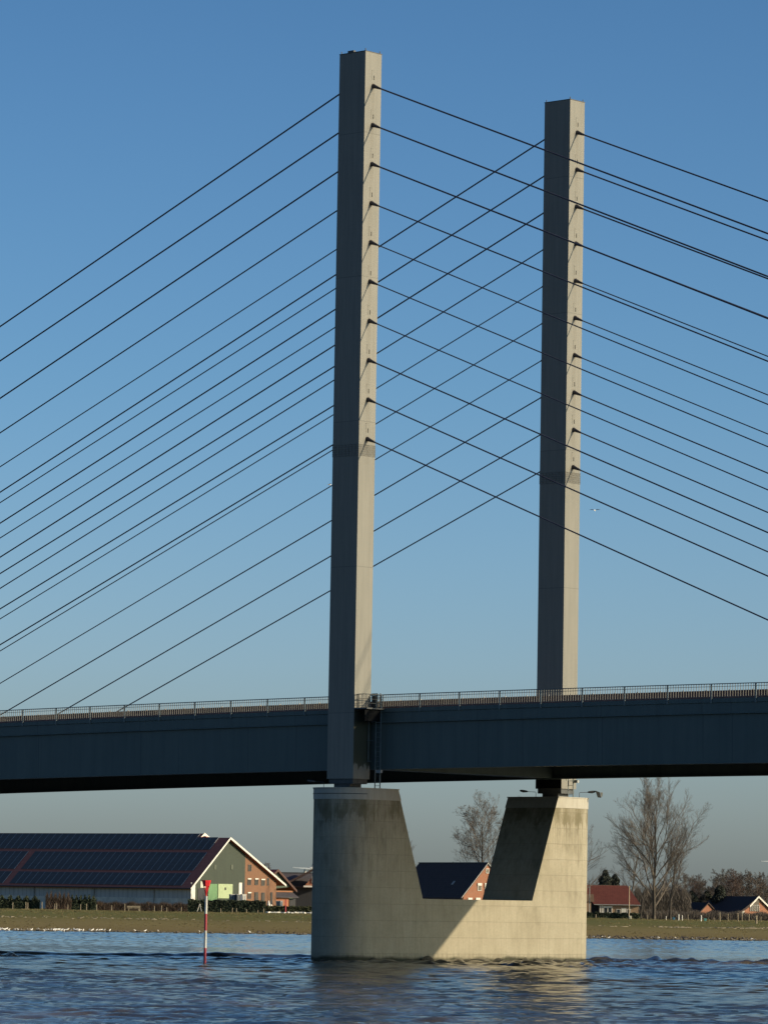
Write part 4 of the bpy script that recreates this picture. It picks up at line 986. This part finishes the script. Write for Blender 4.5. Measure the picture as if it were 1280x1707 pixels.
# -- right hand houses
Hh = Bld('dark_roofed_house', 1232, 1530, 900, math.radians(25), 'brick house at the right edge with dark roof, white verge and tall glazed gable', 'house')
xa8, za8 = Hh.gx(1263, 1495); xb8, zb8 = Hh.gx(1287, 1519); xm8, zm8 = Hh.gx(1250, 1509.5)
sR = (za8 - zb8) / (xb8 - xa8); _, zc8 = Hh.gx(1233, 1521)
q = MB(); q.prism([(0, 0, 0), (xb8 + 1, 0, 0), (xb8 + 1, 0, zb8 - .8), (xa8, 0, za8 - .3), (xm8, 0, zm8 - .2), (.2, 0, zc8 + .1)], (0, .35, 0)); Hh.part('gable_wall', q, m_brick2)
q = MB(); q.box(.3, .6, .35, 18, 0, zc8); q.box(xb8 + .6, xb8 + .9, .35, 18, 0, zb8 - .8); q.box(.6, xb8 + .6, 17.7, 18, 0, zb8); Hh.part('side_wall', q, m_brick2)
q = MB(); th = .3
q.prism([(-.8, -.4, zc8 - .4), (xm8 * .55, -.4, zm8 * .45 + zc8 * .55 + .35), (xa8, -.4, za8), (xa8, -.4, za8 - th), (xm8, -.4, zm8 - th + .1), (-.6, -.4, zc8 - .4 - th)], (0, 19, 0))
q.prism([(xa8, -.4, za8 + .002), (xb8 + 2, -.4, zb8 - 2 * sR), (xb8 + 2, -.4, zb8 - 2 * sR - th), (xa8, -.4, za8 - th)], (0, 19, 0)); Hh.part('roof', q, m_darktile)
q = MB(); q.prism([(xm8 - .3, -.48, zm8 - .1), (xa8, -.48, za8 + .12), (xa8, -.48, za8 - .3), (xm8 - .2, -.48, zm8 - .5)], (0, .07, 0)); q.prism([(xa8, -.48, za8 + .12), (xb8 + 2, -.48, zb8 - 2 * sR + .12), (xb8 + 2, -.48, zb8 - 2 * sR - .3), (xa8, -.48, za8 - .3)], (0, .07, 0)); Hh.part('verge_board', q, m_frame)
a, _ = Hh.gx(1250.5, 1515); b, _ = Hh.gx(1265, 1515); _, z0 = Hh.gx(1258, 1520); z1a = zm8 - .5
q = MB(); q.prism([(a, -.06, z0), (b, -.06, z0), (b, -.06, za8 - .8), (xa8 - .2, -.06, za8 - .75), (a, -.06, z1a)], (0, .055, 0)); wv = Hh.part('glazed_gable', q, m_glass)
q = MB()
for i in range(5): xx = a + (b - a) * i / 4; q.box(xx - .05, xx + .05, -.12, -.063, z0, z0 + 1.3)
q.box(a, b, -.14, -.122, z0 + 1.25, z0 + 1.33); Hh.part('balcony_rail', q, m_galv, wv)
q = MB(); q.prism([(.3, -.08, zc8 - .1), (1.2, -.08, zc8 + .5), (1.2, -.08, zc8 - .6), (.5, -.08, zc8 - .6)], (0, .07, 0)); Hh.part('eaves_board', q, m_frame)
K = Bld('small_brick_house', 1165, 1530, 905, math.radians(30), 'small low brick house with dark roof half hidden by scrub left of the glazed house', 'house')
xa9, za9 = K.gx(1180, 1505); _, zc9 = K.gx(1165, 1521)
q = MB(); q.prism([(0, 0, 0), (2 * xa9, 0, 0), (2 * xa9, 0, zc9), (xa9, 0, za9 - .2), (0, 0, zc9)], (0, .3, 0)); K.part('gable_wall', q, m_brick2)
q = MB(); q.box(.1, .4, .3, 10, 0, zc9); q.box(2 * xa9 - .4, 2 * xa9 - .1, .3, 10, 0, zc9); K.part('side_wall', q, m_brick2)
q = MB(); q.prism([(-.4, -.3, zc9 - .3), (xa9, -.3, za9), (2 * xa9 + .4, -.3, zc9 - .3), (2 * xa9 + .4, -.3, zc9 - .55), (xa9, -.3, za9 - .25), (-.4, -.3, zc9 - .55)], (0, 10.6, 0)); K.part('roof', q, m_darktile)

# ------------------------------------------------------------ fence posts, poles, bench
def post(x, y0, yb, Yd, wd, mat, name, label, cat, group=None, tilt=0, round_=True, band=None):
    p = base_at(x, yb, Yd); hh = at(x, y0, Yd).z - at(x, yb, Yd).z
    q = MB(); r_ = wd / 2; q.tube([(0, 0, -.4), (tilt * hh * .5, 0, hh * .5), (tilt * hh, 0, hh)], [r_ * 1.1, r_, r_ * .92], 7)
    o = q.build(name, mat, None); o.location = p; tag(o, label, cat, group); return o
for x, y0 in ((21, 1509), (43, 1508), (46, 1508.5), (70, 1507), (91, 1510), (94, 1509), (113, 1511), (134, 1510), (144, 1509), (161, 1510), (186, 1511), (208, 1508), (233, 1512), (257, 1511), (269, 1510), (278, 1513), (302, 1512), (368, 1513), (387, 1512), (394, 1512.5), (411, 1514), (430, 1515), (439.5, 1512)):
    post(x, y0, 1520, 822, .17, m_wood, 'fence_post', 'thin weathered wooden fence post on the grass crest before the barn and hedge', 'fence post', 'fence posts along the left grass crest', tilt=((x * 7) % 5 - 2) * .02)
for x, y0, w_ in ((1079, 1526, .13), (1091, 1527, .13), (1200, 1520, .2), (1230, 1521, .2), (1237, 1521, .16), (1248, 1522, .16), (1191, 1529, .13), (1147, 1525, .13), (1213, 1522, .14), (1268, 1526, .14)):
    post(x, y0, 1534.5, 826, w_, m_wood, 'fence_post', 'thin grey wooden fence post before the brown scrub on the right bank', 'fence post', 'fence posts before the right hand scrub', tilt=((x * 3) % 5 - 2) * .02)
post(1260.5, 1527, 1540, 800, .36, m_wood, 'wooden_stake', 'thick square wooden stake on the grass in front of the glazed house', 'stake')
post(993, 1524, 1531, 830, .2, m_wood, 'wooden_stake', 'short pale stake before the dark porch of the red roofed house', 'stake')
post(982, 1478, 1532, 838, .17, m_galv, 'flagpole', 'tall thin grey pole beside the right edge of the far pier leg', 'pole')
post(1048.3, 1477, 1532, 834, .17, simple('tan_pole', (.42, .33, .22), .6), 'flagpole', 'tall thin tan pole in front of the window of the red roofed house', 'pole')
post(1131, 1524, 1533.5, 828, .24, m_white, 'marker_post', 'white marker post nearest to the poplar trunks', 'marker post', None)
post(1137, 1525, 1533.5, 828, .16, m_white, 'marker_post', 'slim white marker post right next to the stouter one by the poplars', 'marker post', None)
post(1168.5, 1526.5, 1536, 822, .24, m_white, 'marker_post', 'bright white marker post alone before the small brick house', 'marker post', None)
post(1110, 1526, 1532.5, 829, .15, m_white, 'marker_post', 'white marker post between the poplar trunk and the slender tree', 'marker post', None)
def crate(x, y0, yb, Yd, w_, mat, label):
    p = base_at(x, yb, Yd); hh = at(x, y0, Yd).z - at(x, yb, Yd).z; wd = w_ / 7167 * Yd; q = MB(); q.box(-wd / 2, wd / 2, 0, wd * .7, 0, hh); q.box(-wd / 2 - .04, wd / 2 + .04, -.04, wd * .7 + .04, hh, hh + .08); q.box(-wd * .2, wd * .2, -.05, -.003, hh * .3, hh * .7)
    o = q.build('feed_box', mat, None); o.location = p; tag(o, label, 'box')
crate(1175.5, 1532.5, 1536, 822, 4, simple('teal_plastic', (.10, .32, .30), .5), 'small teal box right of the bright white marker post')
crate(1123, 1529, 1533, 828, 4, simple('blue_plastic', (.05, .16, .24), .5), 'small blue box between the slender tree and the white marker posts')
crate(1050.5, 1527.5, 1532, 832, 4.5, simple('pale_plastic', (.5, .48, .38), .5), 'small pale box at the foot of the tan pole')
post(475.8, 1500, 1523, 822, .24, simple('red_paint', (.36, .04, .05), .6), 'red_post', 'slim red post standing before the olive hedge near the pier', 'post')
# bench
p = base_at(223, 1519.5, 816); e = empty('park_bench', p, 0, 'weathered wooden bench facing the river on the grass crest', 'bench')
q = MB(); q.box(-1.25, 1.25, -.2, .25, .40, .47); q.build('seat', m_wood, e)
q = MB(); q.box(-1.25, 1.25, -.28, -.22, .60, .98); q.build('backrest', m_wood, e)
for a in (-.95, .95): q = MB(); q.box(a - .07, a + .07, -.27, .22, -.2, .40); q.box(a - .05, a + .05, -.22, -.16, .4, .9); q.build('leg', m_wood, e)
p = base_at(333, 1520, 818); e = empty('a_frame_stand', p, 0, 'narrow white A shaped stand left of the river marker', 'stand')
for a in (-.55, .35): q = MB(); q.bar((a, 0, -.1), (0, .1, 1.5), .09); q.build('leg', m_white, e)
q = MB(); q.box(-.12, .12, .0, .2, 1.35, 1.55); q.build('top', m_white, e)
# white edging laid along the foot of the olive hedge
g = MB(); rnd = random.Random(2); a = base_at(444, 1522.5, 815); b = base_at(522, 1523.5, 815)
n_ = 26; pts = [a.lerp(b, i / n_) + Vector((0, rnd.uniform(-.2, .2), rnd.uniform(.04, .16))) for i in range(n_ + 1)]
g.tube(pts, [rnd.uniform(.13, .24) for _ in pts], 6); tag(g.build('white_ground_cover', m_white), 'rumpled strip of white sheeting lying along the foot of the olive hedge', 'sheeting')
# long dark scrub wall beyond the annex is covered by trees

# ------------------------------------------------------------ river marker
p = at(341.5, 1604, 300); p.z = 0
e = empty('river_marker', p, 0, 'red and white banded river marker pole with a red cone topmark standing in the water', 'river marker')
zz = [at(341.5, y, 300).z for y in (1604, 1581, 1552, 1524, 1494.5)]
tilt = .0
m_red = pole_mat('marker_red', (.30, .022, .040)); m_wp = pole_mat('marker_white', (.50, .51, .48))
zs = [-1.5, zz[1], zz[2], zz[3], zz[4]]
for i in range(4):
    q = MB(); q.tube([(0, 0, zs[i]), (0, 0, zs[i + 1])], [.10, .10], 14, caps=True)
    o = q.build('pole_band', m_red if i % 2 == 0 else m_wp, e, smooth=40); o['label'] = ('red' if i % 2 == 0 else 'white') + ' band of the pole'
ztop = at(344, 1468, 300).z; z0_ = zz[4]
m_cone = simple('topmark_red', (.62, .025, .03), .5, .15, 3)
q = MB(); n_ = 4
# open latticed cone, point down: two crossed plates and a ring
rt = .32
hh_ = ztop - z0_
mid = z0_ + hh_ * .62
for k in range(6):
    a0 = k * PI / 3 + .3; a1 = a0 + PI / 3
    P = [(rt * math.cos(a0), rt * math.sin(a0), ztop), (rt * math.cos(a1), rt * math.sin(a1), ztop), (rt * .66 * math.cos(a1), rt * .66 * math.sin(a1), mid), (rt * .66 * math.cos(a0), rt * .66 * math.sin(a0), mid)]
    q.add(P, [(0, 1, 2, 3)])
    if k % 2 == 0: q.add([P[3], P[2], (.04, 0, z0_), (-.04, 0, z0_)], [(0, 1, 2, 3)])
q.tube([(0, 0, z0_), (0, 0, ztop)], .035, 6)
o = q.build('cone_topmark', m_cone, e)
so = o.modifiers.new('thick', 'SOLIDIFY'); so.thickness = .02

# ------------------------------------------------------------ birds
m_gull = simple('gull_white', (.78, .77, .74), .7, .05, 3); m_duck = simple('dark_plumage', (.05, .045, .045), .8, .3, 8); m_gullgrey = simple('gull_grey', (.35, .36, .38), .7, .1, 3)
def bird_mesh(name, mat):
    q = MB(); q.tube([(-.30, 0, .16), (-.20, 0, .20), (-.02, 0, .24), (.12, 0, .27), (.19, 0, .34), (.23, 0, .42), (.29, 0, .43), (.36, 0, .41)], [.015, .06, .11, .10, .06, .055, .04, .01], 8)
    q.tube([(.02, .03, .16), (.02, .03, 0)], .012, 4); q.tube([(.02, -.03, .16), (.02, -.03, 0)], .012, 4)
    o = q.build(name, mat, None, smooth=60); return o
gull0 = bird_mesh('seagull', m_gull); duck0 = bird_mesh('duck', m_duck); first = {'g': gull0, 'd': duck0}; usedb = set()
rnd = random.Random(12)
def put_bird(k, x, y, rz, s_, label, cat, group):
    o = first[k]
    if k in usedb: o = o.copy(); link(o)
    usedb.add(k); o.location = (x, y, max(groundz(x, y), .0) + .0); o.rotation_euler = (0, 0, rz); o.scale = (s_,) * 3; tag(o, label, cat, group)
def shore_pt(px, back):
    y0 = 578
    for _ in range(5): x = (px - 640 - 10) / 7167 * y0; y0 = shore(x)
    return x, shore(x) + back + .9 * math.sin(x * .3) + .7 * math.sin(x * .83 + 1)
for i in range(74):
    px = rnd.choice([rnd.uniform(0, 30), rnd.uniform(30, 95), rnd.uniform(95, 196), rnd.uniform(95, 196)]); x, y = shore_pt(px, rnd.uniform(-.3, 3.0))
    put_bird('g', x, y, rnd.uniform(0, 6.28), rnd.uniform(.55, .85), 'white seagull standing in the row at the left end of the far waterline', 'seagull', 'seagulls in the dense row at the left waterline')
for px in (205, 248, 264, 286, 355, 438):
    x, y = shore_pt(px, 2.0); put_bird('g', x, y, rnd.uniform(0, 6.28), .7, 'lone white seagull on the far waterline between the dense row and the pier', 'seagull', 'scattered seagulls left of the pier')
for px in (435, 452, 461, 482, 489, 496, 501, 512):
    x, y = shore_pt(px, 2.0); put_bird('d', x, y, rnd.uniform(0, 6.28), .8, 'dark duck resting on the waterline just left of the pier', 'duck', 'ducks on the waterline left of the pier')
for i in range(120):
    px = rnd.uniform(976, 1284); x, y = shore_pt(px, rnd.uniform(.5, 5)); k = 'g' if rnd.random() < .27 else 'd'
    put_bird(k, x, y, rnd.uniform(0, 6.28), rnd.uniform(.65, .95) if k == 'd' else rnd.uniform(.4, .6), ('small white gull' if k == 'g' else 'dark waterbird') + ' in the mixed flock on the waterline right of the pier', 'gull' if k == 'g' else 'waterbird', 'white gulls of the flock right of the pier' if k == 'g' else 'dark birds of the flock right of the pier')
def flying(x, y, Yd, rz, label):
    p = at(x, y, Yd); e = empty('flying_gull', p, rz, label, 'seagull'); e.scale = (.62,) * 3
    q = MB(); q.tube([(-.32, 0, 0), (-.2, 0, .01), (0, 0, .02), (.15, 0, .02), (.22, 0, .03), (.30, 0, .02)], [.02, .06, .09, .07, .05, .01], 8); q.build('body', m_gull, e, smooth=60)
    for s_ in (-1, 1):
        q = MB(); q.prism([(-.09, s_ * .05, .04), (.09, s_ * .05, .04), (.12, s_ * .35, .17), (.04, s_ * .72, .10), (-.04, s_ * .70, .09), (-.08, s_ * .34, .15)], (0, 0, .015)); q.build('wing', m_gullgrey, e)
flying(991.5, 851, 330, 1.2, 'white gull flying in the sky right of the far pylon'); flying(549.5, 808, 400, .3, 'white gull flying at the left edge of the near pylon')

# ------------------------------------------------------------ distant wind turbines
m_blade = simple('blade_grey', (.16, .19, .23), .6, .05)
def turbine(x, y, Yd, L, angs, yaw, label):
    p = at(x, y, Yd); e = empty('wind_turbine', (p.x, p.y, 2), yaw, label, 'wind turbine')
    hz = p.z - 2
    q = MB(); q.tube([(0, 6, 0), (0, 6, hz)], [1.6, 1.0], 12); q.build('tower', m_white, e, smooth=50)
    q = MB(); q.tube([(0, 4, hz), (0, 2, hz), (0, -1, hz), (0, -2.4, hz)], [1.0, 1.5, 1.3, .3], 10); q.build('nacelle', m_white, e, smooth=50)
    for a in angs:
        q = MB(); dr = Vector((math.cos(a), 0, math.sin(a))); n_ = Vector((-dr.z, 0, dr.x)); c = Vector((0, -1, hz))
        P = [c + n_ * .5, c + dr * L * .2 + n_ * .8, c + dr * L + n_ * .15, c + dr * L - n_ * .15, c + dr * L * .2 - n_ * .7, c - n_ * .5]
        q.prism(P, (0, .5, 0)); q.build('blade', m_blade, e)
turbine(518, 1449, 3600, 27, (PI - .03, PI / 3, -PI / 3 - .1), .95, 'distant white wind turbine hub above the grey farmhouse roof')
turbine(1296, 1437, 3600, 27, (PI, PI / 3, -PI / 3), .9, 'distant wind turbine with one blade tip over the right hand wood')
